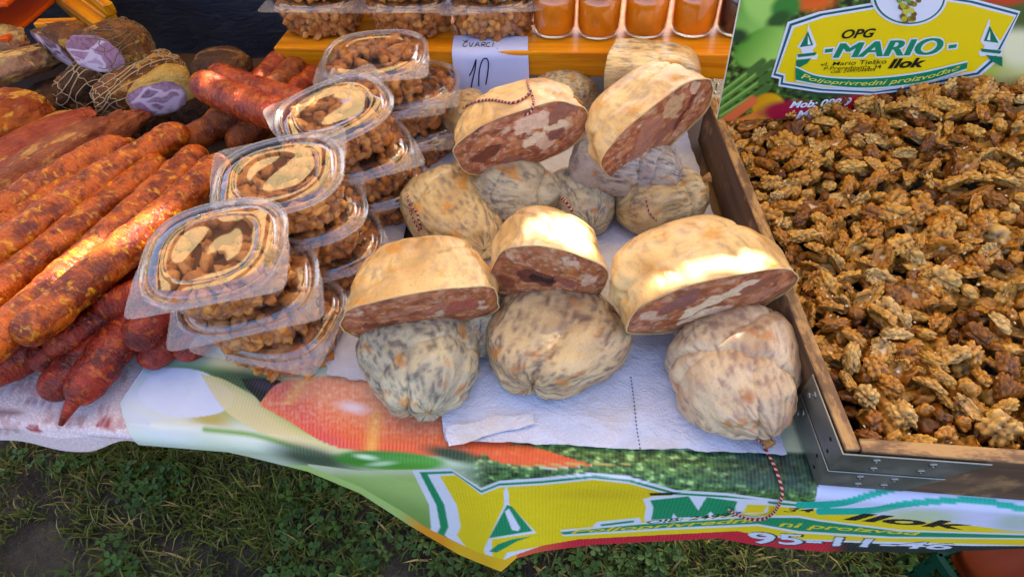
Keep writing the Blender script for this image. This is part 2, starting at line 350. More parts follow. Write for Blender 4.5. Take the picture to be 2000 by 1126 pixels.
BARE = [(*at(px, py, 0)[:2], r) for px, py, r in ((60, 1085, .12), (240, 960, .07), (320, 1060, .09), (470, 1120, .10), (40, 960, .06), (620, 1000, .05))]
def lush(x, y):        # lawn density 0..1
    n = mnoise.noise(Vector((x * 3.1 + 4.0, y * 3.1 + 1.3, 0.3))) + 0.5 * mnoise.noise(Vector((x * 8 + 2, y * 8, 1.3)))
    for bx_, by_, br_ in BARE: n -= 0.5 * math.exp(-((x - bx_) ** 2 + (y - by_) ** 2) / br_ ** 2)
    return min(1.0, max(0.0, 0.52 + n * 1.15))
def build_grass():
    VV = []; FF = []; CC = []; off = 0
    R = np.random.default_rng(5)
    def blades(n, x0, x1, y0, y1, lmin, lmax, wd):
        nonlocal off
        X = R.uniform(x0, x1, n); Y = R.uniform(y0, y1, n)
        keep = np.array([R.random() < lush(a, b) ** 1.5 for a, b in zip(X, Y)])
        X = X[keep]; Y = Y[keep]; n = len(X)
        # tufts: pull towards cell points
        L = R.uniform(lmin, lmax, n); az = R.uniform(0, 2 * math.pi, n); lean = R.uniform(0.25, 1.15, n); W = wd * R.uniform(0.6, 1.3, n)
        d = np.stack([np.cos(az), np.sin(az)], 1); s = np.stack([-d[:, 1], d[:, 0]], 1)
        def ring(t, wf):
            hx = np.sin(lean * (0.5 + 0.8 * t)) * L * t; hz = np.cos(lean * (0.4 + 0.9 * t)).clip(0.05) * L * t
            c = np.stack([X + d[:, 0] * hx, Y + d[:, 1] * hx, hz], 1)
            o = np.concatenate([s * (W * wf * 0.5)[:, None], np.zeros((n, 1))], 1); return c - o, c + o
        a0, a1 = ring(0.0, 1.0); b0, b1 = ring(0.55, 0.85); c0, _ = ring(1.0, 0.0)
        V = np.stack([a0, a1, b0, b1, c0], 1).reshape(-1, 3); i = np.arange(n)[:, None] * 5 + off
        F = np.concatenate([i + np.array([[0, 1, 3]]), i + np.array([[0, 3, 2]]), i + np.array([[2, 3, 4]])])
        t = R.random(n); dry = (R.random(n) < 0.13)
        base = np.outer(1 - t, SR(66, 78, 20)) + np.outer(t, SR(112, 116, 34)); base[dry] = SR(158, 134, 74)
        base *= R.uniform(0.7, 1.15, (n, 1))
        VV.append(V); FF.append(F); CC.append(np.repeat(base, 5, 0)); off += len(V)
    def clover(n, x0, x1, y0, y1):
        nonlocal off
        k = 0; X = R.uniform(x0, x1, n); Y = R.uniform(y0, y1, n)
        V = []; F = []; C = []
        for a, b in zip(X, Y):
            if mnoise.noise(Vector((a * 4.5 + 9, b * 4.5, 2))) < 0.02 or R.random() > lush(a, b): continue
            h = R.uniform(0.012, 0.04); rr = R.uniform(0.006, 0.012); ph = R.uniform(0, 6.28); tl = R.uniform(-0.5, 0.5, 2)
            cc = SR(66, 92, 30) * R.uniform(0.6, 1.2)
            for j in range(3):
                an = ph + j * 2.094; ca, sa = math.cos(an), math.sin(an)
                pts = [(0, 0), (0.7, 0.55), (1.35, 0.5), (1.5, 0), (1.35, -0.5), (0.7, -0.55)]
                for (u, v) in pts:
                    x = (u * ca - v * sa) * rr; y = (u * sa + v * ca) * rr
                    V.append((a + x, b + y, h + x * tl[0] + y * tl[1] + 0.004 * abs(v)))
                    C.append(cc)
                F += [(k, k + 1, k + 2), (k, k + 2, k + 3), (k, k + 3, k + 4), (k, k + 4, k + 5)]; k += 6
        VV.append(np.array(V)); FF.append(np.array(F) + off); CC.append(np.array(C)); off += len(V)
    blades(78000, -1.45, 1.05, -0.32, 0.62, 0.015, 0.055, 0.0034)
    blades(9000, -1.45, 1.05, -0.32, 0.62, 0.04, 0.085, 0.0042)
    blades(14000, -2.2, 2.2, 0.6, 2.6, 0.02, 0.06, 0.006)
    blades(16000, -2.6, 2.2, -1.3, 0.6, 0.02, 0.06, 0.0045)
    clover(9000, -1.4, 1.0, -0.3, 0.5)
    m = NM('grass_blade', 0.6); c = m.attr(); m.color(c)
    m.b.inputs['Transmission Weight'].default_value = 0.0
    me = new_mesh('grass', np.concatenate(VV), np.concatenate(FF), m.m, smooth=False, col=np.concatenate(CC))
    tag(obj('grass', me), 'short green grass and clover with dry blades below the stall', 'grass', kind='stuff')
build_grass()

# ---------------------------------------------------------------- folding table under the cloths
tb = empty('market_table', (0.1, 0.64, 0))
lm = NM('table_top', 0.6, srgb(120, 92, 64)).m; lg = NM('table_leg_steel', 0.4, (0.15, 0.15, 0.15), metal=0.7).m
tt = obj('table_top', box_mesh('table_top', 2.3, 0.725, 0.03, lm, 0.004), tb); tt.location = (0, 0, T - 0.031)
for sx in (-1, 1):
    for sy in (-1, 1):
        l = obj('leg', box_mesh('leg', 0.035, 0.035, T - 0.034, lg, 0.003), tb); l.location = (sx * 1.08, sy * 0.08 + 0.25, 0)
tag(tb, 'long folding table carrying the whole stall under its cloths', 'table')

# ---------------------------------------------------------------- painting helpers: flat print as per-vertex ink
class Ink:
    def __init__(self, PX, PY, base):
        self.x = PX; self.y = PY; self.c = np.tile(np.asarray(base, float), (len(PX), 1))
    def over(self, a, col):
        a = np.clip(a, 0, 1)[:, None]; self.c = self.c * (1 - a) + a * np.asarray(col)
    def inside(self, P):
        P = np.asarray(P, float); r = np.zeros(len(self.x), bool)
        sel = np.where((self.x >= P[:, 0].min()) & (self.x <= P[:, 0].max()) & (self.y >= P[:, 1].min()) & (self.y <= P[:, 1].max()))[0]
        if len(sel) == 0: return r
        x = self.x[sel]; y = self.y[sel]; q = np.zeros(len(sel), bool)
        for (x1, y1), (x2, y2) in zip(P, np.roll(P, -1, 0)):
            if y1 == y2: continue
            c = ((y1 > y) != (y2 > y)) & (x < (x2 - x1) * (y - y1) / (y2 - y1) + x1); q ^= c
        r[sel] = q; return r
    def poly(self, P, col, curve=False):
        if curve: P = smooth_path(np.vstack([P, P[:1]]), len(P) * 8)
        self.over(self.cover(P), col)
    def cover(self, P, soft=1.1):
        P = np.asarray(P, float); ins = self.inside(P); a = ins.astype(float)
        sel = np.where((self.x >= P[:, 0].min() - 2) & (self.x <= P[:, 0].max() + 2) & (self.y >= P[:, 1].min() - 2) & (self.y <= P[:, 1].max() + 2))[0]
        if len(sel) == 0: return a
        k = Ink(self.x[sel], self.y[sel], (0, 0, 0)); d = k.dist(np.vstack([P, P[:1]])); sd = np.where(ins[sel], d, -d); a[sel] = sstep(-soft, soft, sd); return a
    def line(self, P, w, col, soft=0.6):
        self.over(1 - sstep(w / 2 - soft, w / 2 + soft, self.dist(P)), col)
    def dist(self, P):
        d = np.full(len(self.x), 1e9); P = np.asarray(P, float)
        for a, b in zip(P[:-1], P[1:]):
            e = b - a; L = (e @ e) + 1e-9
            t = np.clip(((self.x - a[0]) * e[0] + (self.y - a[1]) * e[1]) / L, 0, 1)
            d = np.minimum(d, np.hypot(self.x - a[0] - t * e[0], self.y - a[1] - t * e[1]))
        return d
    def blob(self, cx, cy, rx, ry, ang, col, soft=0.12, col2=None, light=(-0.4, -0.5)):
        ca, sa = math.cos(math.radians(ang)), math.sin(math.radians(ang))
        u = ((self.x - cx) * ca + (self.y - cy) * sa) / rx; v = (-(self.x - cx) * sa + (self.y - cy) * ca) / ry
        r = np.hypot(u, v); a = 1 - sstep(1 - soft, 1 + soft, r)
        col = np.asarray(col, float)
        if col2 is not None:
            k = np.clip(0.5 - 0.5 * ((u - 0) * light[0] * -1 + v * light[1] * -1) / 0.64 * 1.0, 0, 1)[:, None]
            cc = col * (1 - k) + np.asarray(col2) * k
        else: cc = col
        a = a[:, None]; self.c = self.c * (1 - a) + a * cc
    def noisy(self, mask, cols, sx, sy, seed, th=0.0):
        idx = np.where(mask > 0.01)[0]
        v = np.array([fbm((self.x[i] / sx, self.y[i] / sy, seed), 1, 3) for i in idx])
        k = sstep(-0.5, 0.5, v)[:, None]; c = np.asarray(cols[0]) * (1 - k) + np.asarray(cols[1]) * k
        if len(cols) > 2:
            k2 = sstep(0.35, 0.6, v)[:, None]; c = c * (1 - k2) + np.asarray(cols[2]) * k2
        a = mask[idx][:, None]; self.c[idx] = self.c[idx] * (1 - a) + a * c
    def tris(self, V, F, col):
        m = np.zeros(len(self.x), bool)
        sel = np.where((self.x >= V[:, 0].min()) & (self.x <= V[:, 0].max()) & (self.y >= V[:, 1].min()) & (self.y <= V[:, 1].max()))[0]
        if len(sel) == 0: return
        x = self.x[sel]; y = self.y[sel]; q = np.zeros(len(sel), bool)
        for f in F:
            a, b, c = V[f[0]], V[f[1]], V[f[2]]
            d1 = (x - b[0]) * (a[1] - b[1]) - (a[0] - b[0]) * (y - b[1]); d2 = (x - c[0]) * (b[1] - c[1]) - (b[0] - c[0]) * (y - c[1]); d3 = (x - a[0]) * (c[1] - a[1]) - (c[0] - a[0]) * (y - a[1])
            q |= ~(((d1 < 0) | (d2 < 0) | (d3 < 0)) & ((d1 > 0) | (d2 > 0) | (d3 > 0)))
        m[sel] = q; self.over(m.astype(float), col)

def text_tris(s, shear=0.0, bold=0.0, spacing=1.0):
    "built-in font -> verts normalised to the 0..1 box (y up) and triangles"
    cu = bpy.data.curves.new('t', 'FONT'); cu.body = s; cu.shear = shear; cu.offset = bold; cu.resolution_u = 4; cu.space_character = spacing
    o = bpy.data.objects.new('t', cu); COL.objects.link(o); bpy.context.view_layer.update()
    me = bpy.data.meshes.new_from_object(o.evaluated_get(bpy.context.evaluated_depsgraph_get()))
    bm = bmesh.new(); bm.from_mesh(me); bmesh.ops.triangulate(bm, faces=bm.faces[:])
    V = np.array([v.co[:2] for v in bm.verts]); F = [tuple(v.index for v in f.verts) for f in bm.faces]; bm.free()
    bpy.data.objects.remove(o); bpy.data.curves.remove(cu); bpy.data.meshes.remove(me)
    lo = V.min(0); hi = V.max(0); return (V - lo) / (hi - lo), F
def warp(V, TL, TR, BR, BL):
    TL, TR, BR, BL = map(np.asarray, (TL, TR, BR, BL)); u = V[:, :1]; v = 1 - V[:, 1:2]
    return (1 - v) * ((1 - u) * TL + u * TR) + v * ((1 - u) * BL + u * BR)

WHITE = SR(226, 226, 236); GREEN = SR(6, 140, 88); YEL = SR(238, 208, 6); BLACK = SR(22, 20, 18); TEAL = SR(8, 178, 152)
# ---------------------------------------------------------------- printed banner cloth
EDGE = 0.272                                   # y of the table's front edge
def banner():
    xs = np.arange(-0.62, 0.80, 0.00145); nx = len(xs)
    # left border follows the photograph's slanted end of the banner
    top_len = 0.20; rad = 0.016; qarc = rad * math.pi / 2
    sT = np.arange(0, top_len, 0.0017)
    nt_ = len(sT); na = 12; nh = 165
    hang = np.interp(xs, [-0.62, -0.50, -0.36, -0.26, -0.10, -0.055, 0.0, 0.1, 0.3, 0.8], [0.004, 0.012, 0.045, 0.10, 0.215, 0.250, 0.205, 0.195, 0.202, 0.195])
    P = np.zeros((nx, nt_ + na + nh, 3))
    for i, x in enumerate(xs):
        h = hang[i]; lo_, hi_ = .003, .40
        P[i, :nt_, 0] = x; P[i, :nt_, 1] = EDGE + rad * 0.2 + top_len - sT; P[i, :nt_, 2] = T + 0.0045
        a = np.linspace(0, math.pi / 2, na); amax = 1.0
        k = nt_ + na; yf = EDGE + rad * 0.2
        P[i, nt_:k, 0] = x; P[i, nt_:k, 1] = yf - np.sin(a) * rad; P[i, nt_:k, 2] = T + 0.0045 - rad + np.cos(a) * rad
        fold = 0.040 * math.exp(-((x + 0.055) / 0.055) ** 2) + 0.006 * math.sin(x * 21 + 0.6) + 0.020 * math.exp(-((x - 0.165) / 0.03) ** 2)
        for _ in range(26):                    # drop length that brings the lower border where it hangs
            h = (lo_ + hi_) / 2; q = proj(np.array([x, yf - rad - (h / .22) ** 1.2 * fold - .05 * h, T + .0045 - rad - h]))
            if q[1] > np.interp(q[0], [300, 350, 480, 600, 700, 800, 900, 985, 1012, 1060, 1160, 1400, 1480, 1600, 1800, 2000, 2400], [852, 862, 890, 920, 962, 1026, 1082, 1116, 1090, 1076, 1062, 1050, 1064, 1076, 1078, 1070, 1070]): hi_ = h
            else: lo_ = h
        s = np.linspace(0, 1, nh + 1)[1:] * h
        wv = (s / 0.22) ** 1.2 * fold + 0.05 * s
        P[i, k:, 0] = x + 0.02 * s * math.sin(x * 16); P[i, k:, 1] = yf - rad - wv; P[i, k:, 2] = T + 0.0045 - rad - s
    # gentle ripples on the flat
    Z = P[:, :nt_, :]
    Z[:, :, 2] += 0.0012 * np.sin(Z[:, :, 0] * 40 + Z[:, :, 1] * 25) * np.sin(Z[:, :, 1] * 33) + 0.0012
    # slanted left end
    lx = np.interp(P[:, :, 1], [EDGE - 0.02, EDGE + 0.03, EDGE + 0.08, EDGE + 0.3], [-0.505, -0.55, -0.545, -0.52])
    P[:, :, 0] = np.where(P[:, :, 0] < lx, lx + (P[:, :, 0] - lx) * 0.02, P[:, :, 0])
    V = P.reshape(-1, 3); PX, PY = proj(V); K = Ink(PX, PY, SR(196, 206, 176))
    c = K
    G1 = SR(120, 168, 70); DK = SR(26, 38, 34)
    # pale leek / cabbage at the left
    c.blob(330, 770, 120, 80, 0, SR(206, 216, 238), 0.5); c.blob(520, 800, 190, 60, 25, SR(196, 214, 170), 0.5)
    c.blob(600, 850, 260, 38, 17, SR(150, 186, 96), 0.6); c.blob(470, 845, 190, 22, 14, SR(214, 222, 206), 0.6)
    c.blob(560, 778, 160, 40, 28, SR(218, 204, 150), 0.55); c.blob(400, 735, 90, 22, 10, SR(96, 150, 84), 0.6); c.blob(410, 815, 40, 18, 10, SR(184, 170, 90), 0.7)
    c.blob(480, 745, 90, 20, 8, SR(60, 92, 60), 0.5)
    c.poly([(300, 716), (395, 725), (455, 770), (430, 805), (350, 815), (300, 800), (270, 770)], SR(212, 220, 242), True)
    LF = [(392, 730), (430, 738), (470, 758), (500, 778), (520, 796), (560, 826), (610, 852), (660, 872), (690, 884), (660, 892), (600, 878), (520, 850), (450, 810), (420, 775)]
    li = c.cover(smooth_path(np.vstack([LF, LF[:1]]), 100)); c.over(li * 0.9, SR(222, 204, 146)); ed = np.clip(1 - c.dist(LF[:9]) / 14, 0, 1); c.over(li * ed * 0.7, SR(176, 190, 110)); c.over(li * (0.14 + 0.14 * np.sin(c.x * 1.0 + c.y * 0.25)), SR(240, 232, 190))
    c.line(smooth_path([(300, 830), (420, 838), (520, 862), (620, 900)], 30), 12, SR(222, 228, 214), 6); c.line(smooth_path([(400, 838), (500, 850), (600, 880), (700, 906)], 30), 9, SR(118, 164, 66), 5)
    c.poly([(470, 738), (545, 742), (548, 770), (520, 792), (498, 774), (482, 758)], DK, True); c.blob(515, 752, 26, 10, 20, SR(70, 60, 70), 0.6)
    # the big red-orange pepper
    P1 = [(505, 790), (545, 748), (620, 735), (720, 740), (860, 760), (1000, 850), (1100, 880), (1040, 912), (860, 890), (720, 882), (640, 866), (560, 820)]
    ins = c.cover(smooth_path(np.vstack([P1, P1[:1]]), 90)); c.over(ins, SR(240, 92, 20))
    t = np.clip((c.y - 740 - (c.x - 520) * 0.12) / 120, 0, 1); c.over(ins * (1 - sstep(0.1, 0.7, t)) * 0.6, SR(240, 170, 130))
    c.over(ins * sstep(0.55, 1.0, t) * 0.8, SR(232, 64, 14)); c.over(ins * np.exp(-((c.x - 545 - (c.y - 760) * 0.9) / 42) ** 2) * 0.9, SR(222, 56, 70))
    c.over(ins * np.exp(-((c.x - 735 + (c.y - 800) * 0.12) / 13) ** 2) * 0.7 * sstep(770, 830, c.y), SR(252, 190, 70)); c.over(ins * np.exp(-((c.x - 580 + (c.y - 760) * 0.7) / 14) ** 2) * (c.y < 790) * 0.6, SR(250, 200, 90))
    c.over(ins * (0.10 + 0.10 * np.sin(c.x * 0.85)), SR(255, 200, 150))
    c.noisy(ins * 0.28 * (1 - sstep(0.5, 0.9, t)), [SR(224, 120, 80), SR(244, 196, 160), SR(250, 222, 210)], 9, 7, 4.0); c.blob(690, 795, 26, 9, 10, SR(244, 212, 214), 0.9); c.blob(790, 778, 60, 10, 14, SR(246, 190, 150), 0.9)
    # carrot tip continuing right
    P2 = [(900, 862), (960, 850), (1040, 866), (1100, 886), (1160, 906), (1060, 912), (950, 905)]
    ins = c.cover(smooth_path(np.vstack([P2, P2[:1]]), 60)); c.over(ins, SR(234, 92, 40))
    # cucumber and dark gaps
    c.blob(610, 893, 80, 20, 14, SR(70, 86, 60), 0.6)
    c.blob(760, 898, 108, 18, 3, SR(92, 170, 52), 0.15, SR(48, 120, 36)); c.blob(715, 892, 20, 4, 8, SR(210, 232, 190), 0.8); c.blob(745, 905, 24, 4, -4, SR(200, 226, 180), 0.8)
    c.blob(890, 888, 60, 12, 12, SR(44, 70, 40), 0.5)
    # green stem area below the cucumber
    mk = (c.inside([(600, 905), (700, 918), (830, 916), (850, 1010), (840, 1050), (700, 980), (620, 930)])).astype(float); c.over(mk, SR(172, 198, 110))
    c.over(mk * sstep(930, 1000, c.y - (c.x - 760) * 0.3) * 0.9, SR(112, 150, 66)); c.over(mk * (1 - sstep(915, 935, c.y)) * 0.8, SR(214, 212, 180))
    # parsley greenery
    par = sstep(880, 960, c.x) * (1 - sstep(1580, 1660, c.x)) * sstep(-4, 4, c.y - np.interp(c.x, [880, 930, 1010, 1060, 1130, 1300, 1600], [905, 890, 862, 858, 868, 876, 885]))
    par *= (c.y < 1040)
    carrot = c.inside([(1030, 868), (1160, 908), (1080, 916), (960, 900), (940, 870)])
    par = np.where(carrot, par * 0.1, par)
    c.noisy(par, [SR(30, 62, 30), SR(98, 146, 70), SR(176, 210, 132)], 20, 8, 3.0)
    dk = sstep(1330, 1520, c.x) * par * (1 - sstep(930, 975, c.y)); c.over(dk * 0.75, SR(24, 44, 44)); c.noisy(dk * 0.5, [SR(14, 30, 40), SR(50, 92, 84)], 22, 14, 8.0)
    c.line([(1000, 912), (1110, 905), (1230, 906)], 3, SR(190, 170, 90))
    # ----- logo panel: white / green / white / yellow
    yl = np.array([-0.0])
    out = [(805, 918), (880, 914), (940, 952), (975, 938), (1060, 932), (1160, 922), (1230, 930), (1320, 956), (1420, 962), (1520, 975), (1600, 985), (1800, 1000), (2010, 1010), (2300, 1020), (2300, 1068), (1900, 1072), (1560, 1062), (1480, 1046), (1300, 1052), (1100, 1066), (1000, 1085), (975, 1122), (930, 1105), (830, 1048), (842, 1030), (838, 985)]
    c.poly(out, WHITE)
    def inset(d, dy): return [(805 + d, 918 + dy), (880 + d * 0.2, 916 + dy), (940, 954 + dy), (975, 940 + dy), (1060, 935 + dy), (1160, 925 + dy), (1230, 933 + dy), (1320, 958 + dy), (1420, 964 + dy), (1520, 977 + dy), (1800, 1001 + dy), (2010, 1012 + dy * 0.6), (2300, 1022), (2300, 1062), (2010, 1064), (1560, 1052), (1480, 1040), (1300, 1046), (1100, 1058), (990, 1078), (972, 1112), (930, 1092), (838 + d, 1044), (846 + d, 1028), (838 + d, 985)]
    c.poly(inset(14, 3), GREEN); c.poly(inset(30, 7.5), WHITE); c.poly(inset(54, 11), YEL)
    c.over((c.inside(inset(54, 11))) * np.clip(np.array([0.0]) + 0.5 * np.exp(-((c.x - 1180) / 120) ** 2 - ((c.y - 965) / 12) ** 2), 0, 1), SR(206, 170, 10))
    # white part above the right half with its two teal waves
    wv = c.inside([(1590, 985), (1600, 935), (2300, 940), (2300, 1040), (1990, 1036), (1900, 1026), (1820, 1014), (1690, 1004)]).astype(float); c.over(wv, SR(214, 214, 240))
    c.line(smooth_path([(1560, 986), (1640, 982), (1700, 966), (1760, 950), (1850, 936)], 30), 13, TEAL); c.line(smooth_path([(1600, 998), (1700, 996), (1780, 982), (1905, 976), (2000, 992), (2200, 1010)], 40), 13, TEAL)
    c.blob(1800, 1006, 70, 12, 2, SR(196, 208, 170), 0.6); c.blob(1985, 1020, 40, 16, 0, SR(186, 200, 190), 0.7)
    # church spire emblem
    c.poly([(945, 1072), (985, 985), (984, 958), (989, 950), (993, 960), (994, 984), (1048, 1040), (960, 1052), (962, 1090), (948, 1082)], WHITE)
    c.poly([(955, 1050), (990, 985), (1000, 988), (1040, 1036)], GREEN); c.poly([(986, 998), (994, 992), (1016, 1030), (1012, 1036), (1000, 1034)], WHITE)
    c.poly([(955, 1076), (972, 1062), (1000, 1052), (1040, 1046), (1010, 1056), (985, 1070), (970, 1078)], GREEN)
    # start of the big name: dash and M
    c.poly([(1158, 1026), (1168, 1018), (1250, 1010), (1252, 1018), (1240, 1024), (1165, 1032)], WHITE); c.poly([(1172, 1023), (1238, 1015), (1238, 1019), (1175, 1027)], GREEN)
    c.poly([(1256, 974), (1278, 968), (1330, 966), (1500, 976), (1500, 1000), (1275, 1018), (1258, 1016), (1262, 990)], WHITE)
    c.poly([(1270, 976), (1345, 968), (1364, 996), (1380, 970), (1440, 978), (1432, 1004), (1398, 1008), (1388, 998), (1378, 1008), (1322, 1010), (1316, 1002), (1312, 1012), (1272, 1014), (1276, 990)], GREEN)
    c.poly([(1268, 962), (1330, 960), (1312, 966), (1270, 967)], BLACK)
    c.poly([(1460, 984), (1500, 986), (1490, 1000), (1450, 1002)], YEL)
    def btext(s, q, col, shear=0.3, bold=0.015): 
        V2, F2 = text_tris(s, shear, bold); c.tris(warp(V2, *q), F2, col)
    c.poly([(1095, 1034), (1250, 1020), (1460, 1006), (1560, 1006), (1600, 1014), (1760, 1034), (2020, 1042), (2300, 1048), (2300, 1056), (2010, 1052), (1740, 1050), (1560, 1040), (1480, 1026), (1300, 1034), (1100, 1046)], WHITE)
    c.poly([(1095, 1038), (1250, 1023), (1460, 1010), (1560, 1010), (1600, 1017), (1760, 1037), (2020, 1045), (2300, 1051), (2300, 1054), (2010, 1050), (1740, 1047), (1560, 1036), (1480, 1022), (1300, 1030), (1100, 1043)], GREEN)
    btext('Poljoprivredni', [(1115, 1034), (1480, 1009), (1480, 1021), (1115, 1043)], YEL); btext('ni proizvod', [(1520, 1017), (1800, 1038), (1800, 1047), (1520, 1030)], YEL)
    btext('OIB: 24997', [(1262, 1016), (1450, 998), (1452, 1007), (1264, 1022)], BLACK); btext('34', [(1530, 990), (1592, 992), (1592, 1000), (1530, 999)], BLACK)
    btext('Ilok', [(1650, 998), (1900, 1020), (1905, 1036), (1645, 1014)], BLACK, 0.35, 0.035)
    # red field with the phone number below
    red = c.inside([(1008, 1082), (1060, 1064), (1130, 1052), (1300, 1043), (1440, 1036), (1480, 1044), (1560, 1054), (1700, 1060), (1900, 1065), (2300, 1066), (2300, 1150), (990, 1150)]).astype(float)
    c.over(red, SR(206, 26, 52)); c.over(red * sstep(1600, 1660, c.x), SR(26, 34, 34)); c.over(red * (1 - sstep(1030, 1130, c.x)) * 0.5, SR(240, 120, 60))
    btext('95-11-46', [(1444, 1034), (1868, 1060), (1866, 1075), (1478, 1063)], SR(34, 60, 50), 0.3, 0.05); btext('95-11-46', [(1446, 1036), (1866, 1061), (1862, 1073), (1480, 1061)], SR(216, 220, 236), 0.3, 0.02)
    # orange / yellow hem along the slanted lower border
    hemd = c.dist([(600, 918), (700, 968), (800, 1030), (900, 1085), (980, 1122)])
    hem = (c.y > np.interp(c.x, [600, 700, 790, 830, 930, 985, 1010], [908, 948, 1000, 1028, 1076, 1092, 1080])) & (c.x < 1010)
    c.over(hem * sstep(760, 830, c.x), SR(236, 150, 20)); c.over(hem * (1 - sstep(760, 830, c.x)) * 0.9, SR(176, 204, 112))
    c.over(hem * sstep(860, 900, c.x) * 0.8, SR(240, 190, 16))
    m = NM('printed_vinyl', 0.42); cc = m.attr(); fb = m.noise(m.co((600, 600, 600), False), 1.0, 1); dirt = m.noise(m.co(rnd=False), 9, 5, 0.65)
    cc = m.mix(m.ramp(dirt, 0.55, 0.8, 0, 0.22), cc, srgb(120, 110, 90)); rb = m.n('TexWave', wave_type='BANDS', bands_direction='X'); m.link(m.co((1, 1, 1), False), rb.inputs['Vector']); rb.inputs['Scale'].default_value = 75; rb.inputs['Distortion'].default_value = 1.2; rb.inputs['Detail'].default_value = 2; cc = m.mix(m.ramp(rb.outputs['Fac'], 0.2, 0.8, 0.0, 0.035), cc, (0.9, 0.86, 0.8)); m.color(cc)
    m.bump(m.math('ADD', m.math('MULTIPLY', rb.outputs['Fac'], 0.02), m.noise(m.co((1, 1, 1), False), 26, 3)), 0.004, 0.5)
    me = new_mesh('banner_cloth', V, grid_faces(nx, P.shape[1]), m.m, col=c.c)
    o = obj('banner_cloth', me)
    tag(o, 'printed vinyl banner with vegetables and yellow logo draped over the table front', 'banner')
banner()

# ---------------------------------------------------------------- lace tablecloth at the left
def lace():
    xs = np.arange(-1.15, -0.512, 0.0035); s1 = np.arange(0, 0.40, 0.008); h = 0.045
    n1 = len(s1); na = 6; nh = 24; P = np.zeros((len(xs), n1 + na + nh, 3)); rad = 0.01
    for i, x in enumerate(xs):
        P[i, :n1] = np.stack([np.full(n1, x), EDGE + 0.40 - s1, np.full(n1, T + 0.0015)], 1)
        a = np.linspace(0, math.pi / 2, na); P[i, n1:n1 + na] = np.stack([np.full(na, x), EDGE - np.sin(a) * rad, T + 0.0015 - rad + np.cos(a) * rad], 1)
        hh = 0.034 * (1 - .7 * float(sstep(-.60, -.53, x))) ; s = np.linspace(0, 1, nh + 1)[1:] * hh
        P[i, n1 + na:] = np.stack([np.full(nh, x), EDGE - rad - 0.10 * s - 0.004 * math.sin(x * 38), T + 0.0015 - rad - s], 1)
    V = P.reshape(-1, 3); PX, PY = proj(V); K = Ink(PX, PY, SR(236, 214, 212))
    rng = random.Random(3)
    for k in range(70):           # woven pale flowers on a rosy ground
        x = rng.uniform(-200, 460); y = rng.uniform(700, 860); r = rng.uniform(9, 20)
        for j in range(5):
            a = j * 1.257 + k; K.blob(x + math.cos(a) * r, y + math.sin(a) * r * 0.6, r * 0.7, r * 0.35, math.degrees(a), SR(232, 218, 222) if k % 3 else SR(204, 168, 166), 0.3)
    for (x, y) in ((268, 815), (196, 832), (282, 822), (60, 838), (205, 826)):
        for j in range(7):
            K.line([(x - 10 + j * 1.2, y - 6 + j * 1.5), (x + 12 + j * 1.6, y - 9 + j * 2.4)], 1.6, SR(168, 44, 40))
    for y0 in (783,):
        for j in range(90): K.blob(-260 + j * 7.2, y0 + (-260 + j * 7.2) * 0.035, 2.2, 1.5, 0, SR(150, 140, 160), 0.4)
    K.line([(-300, 778), (0, 803), (200, 826), (430, 858)], 2.0, SR(140, 110, 112))
    m = NM('lace_cotton', 0.85); c = m.attr(); f = m.voro(m.co((1, 1, 1), False), 300); c = m.mix(m.ramp(f, 0.2, 0.6, 0, 0.3), c, srgb(168, 132, 138)); m.color(c); m.bump(f, 0.0008, 0.7)
    o = obj('lace_tablecloth', new_mesh('lace_tablecloth', V, grid_faces(len(xs), P.shape[1]), m.m, col=K.c))
    tag(o, 'pinkish white lace tablecloth with red tassels under the sausages', 'tablecloth')
lace()

# dark plain cloth under the rest of the goods, and the white paper sheets
dk = NM('brown_oilcloth', 0.55, srgb(88, 66, 52)).m
def sheet(name, corners, z, n=40, amp=0.002, seed=0, wig=0.003, edge_amp=0.0):
    c = [at(px, py, z) for px, py in corners]; V = []
    for i in range(n + 1):
        for j in range(n + 1):
            u, v = i / n, j / n
            p = (1 - v) * ((1 - u) * c[0] + u * c[1]) + v * ((1 - u) * c[3] + u * c[2])
            w_ = fbm(p, 14, 3, seed); p = p.copy(); p[2] += amp * (w_ + 0.8) + edge_amp * max(0, (v - 0.85) / 0.15) ** 2
            ed = max(0, 1 - min(u, v, 1 - u, 1 - v) * 12)
            p[0] += wig * ed * fbm(p, 40, 3, seed + 3); p[1] += wig * ed * fbm(p, 40, 3, seed + 5); V.append(p)
    return np.array(V), grid_faces(n + 1, n + 1)
def paper_mat(name, col):
    m = NM(name, 0.8, col); d = m.voro(m.co((1, 1, 1), False), 330); cr = m.noise(m.co((1, 1.6, 1), False), 15, 5, 0.62, 1.2); gs = m.noise(m.co((1, 1, 1), False), 9, 4, 0.6)
    m.bump(m.math('ADD', m.math('MULTIPLY', d, 0.10), cr), 0.008, 0.7)
    m.color(m.mix(m.ramp(gs, 0.54, 0.68, 0, 0.30), m.mix(m.ramp(cr, 0.3, 0.7), tuple(0.86 * x for x in col), col), srgb(200, 178, 140))); return m.m
pm = paper_mat('paper_towel', srgb(214, 216, 236))
V, F = sheet('paper_sheet', [(770, 215), (1330, 225), (1536, 889), (870, 862)], T + 0.0095, 110, 0.0042, 1)
ps = tag(obj('paper_sheet', new_mesh('paper_sheet', V, F, pm)), 'large white paper towel sheet under the pile of headcheese', 'paper sheet')
dash = NM('perforation', 0.9, srgb(90, 90, 110)).m; VV = []; FF = []
pl = np.array([at(*q, T + 0.0165) for q in [(1232, 735), (1238, 780), (1243, 830), (1251, 880)]]); pp = smooth_path(pl, 41)
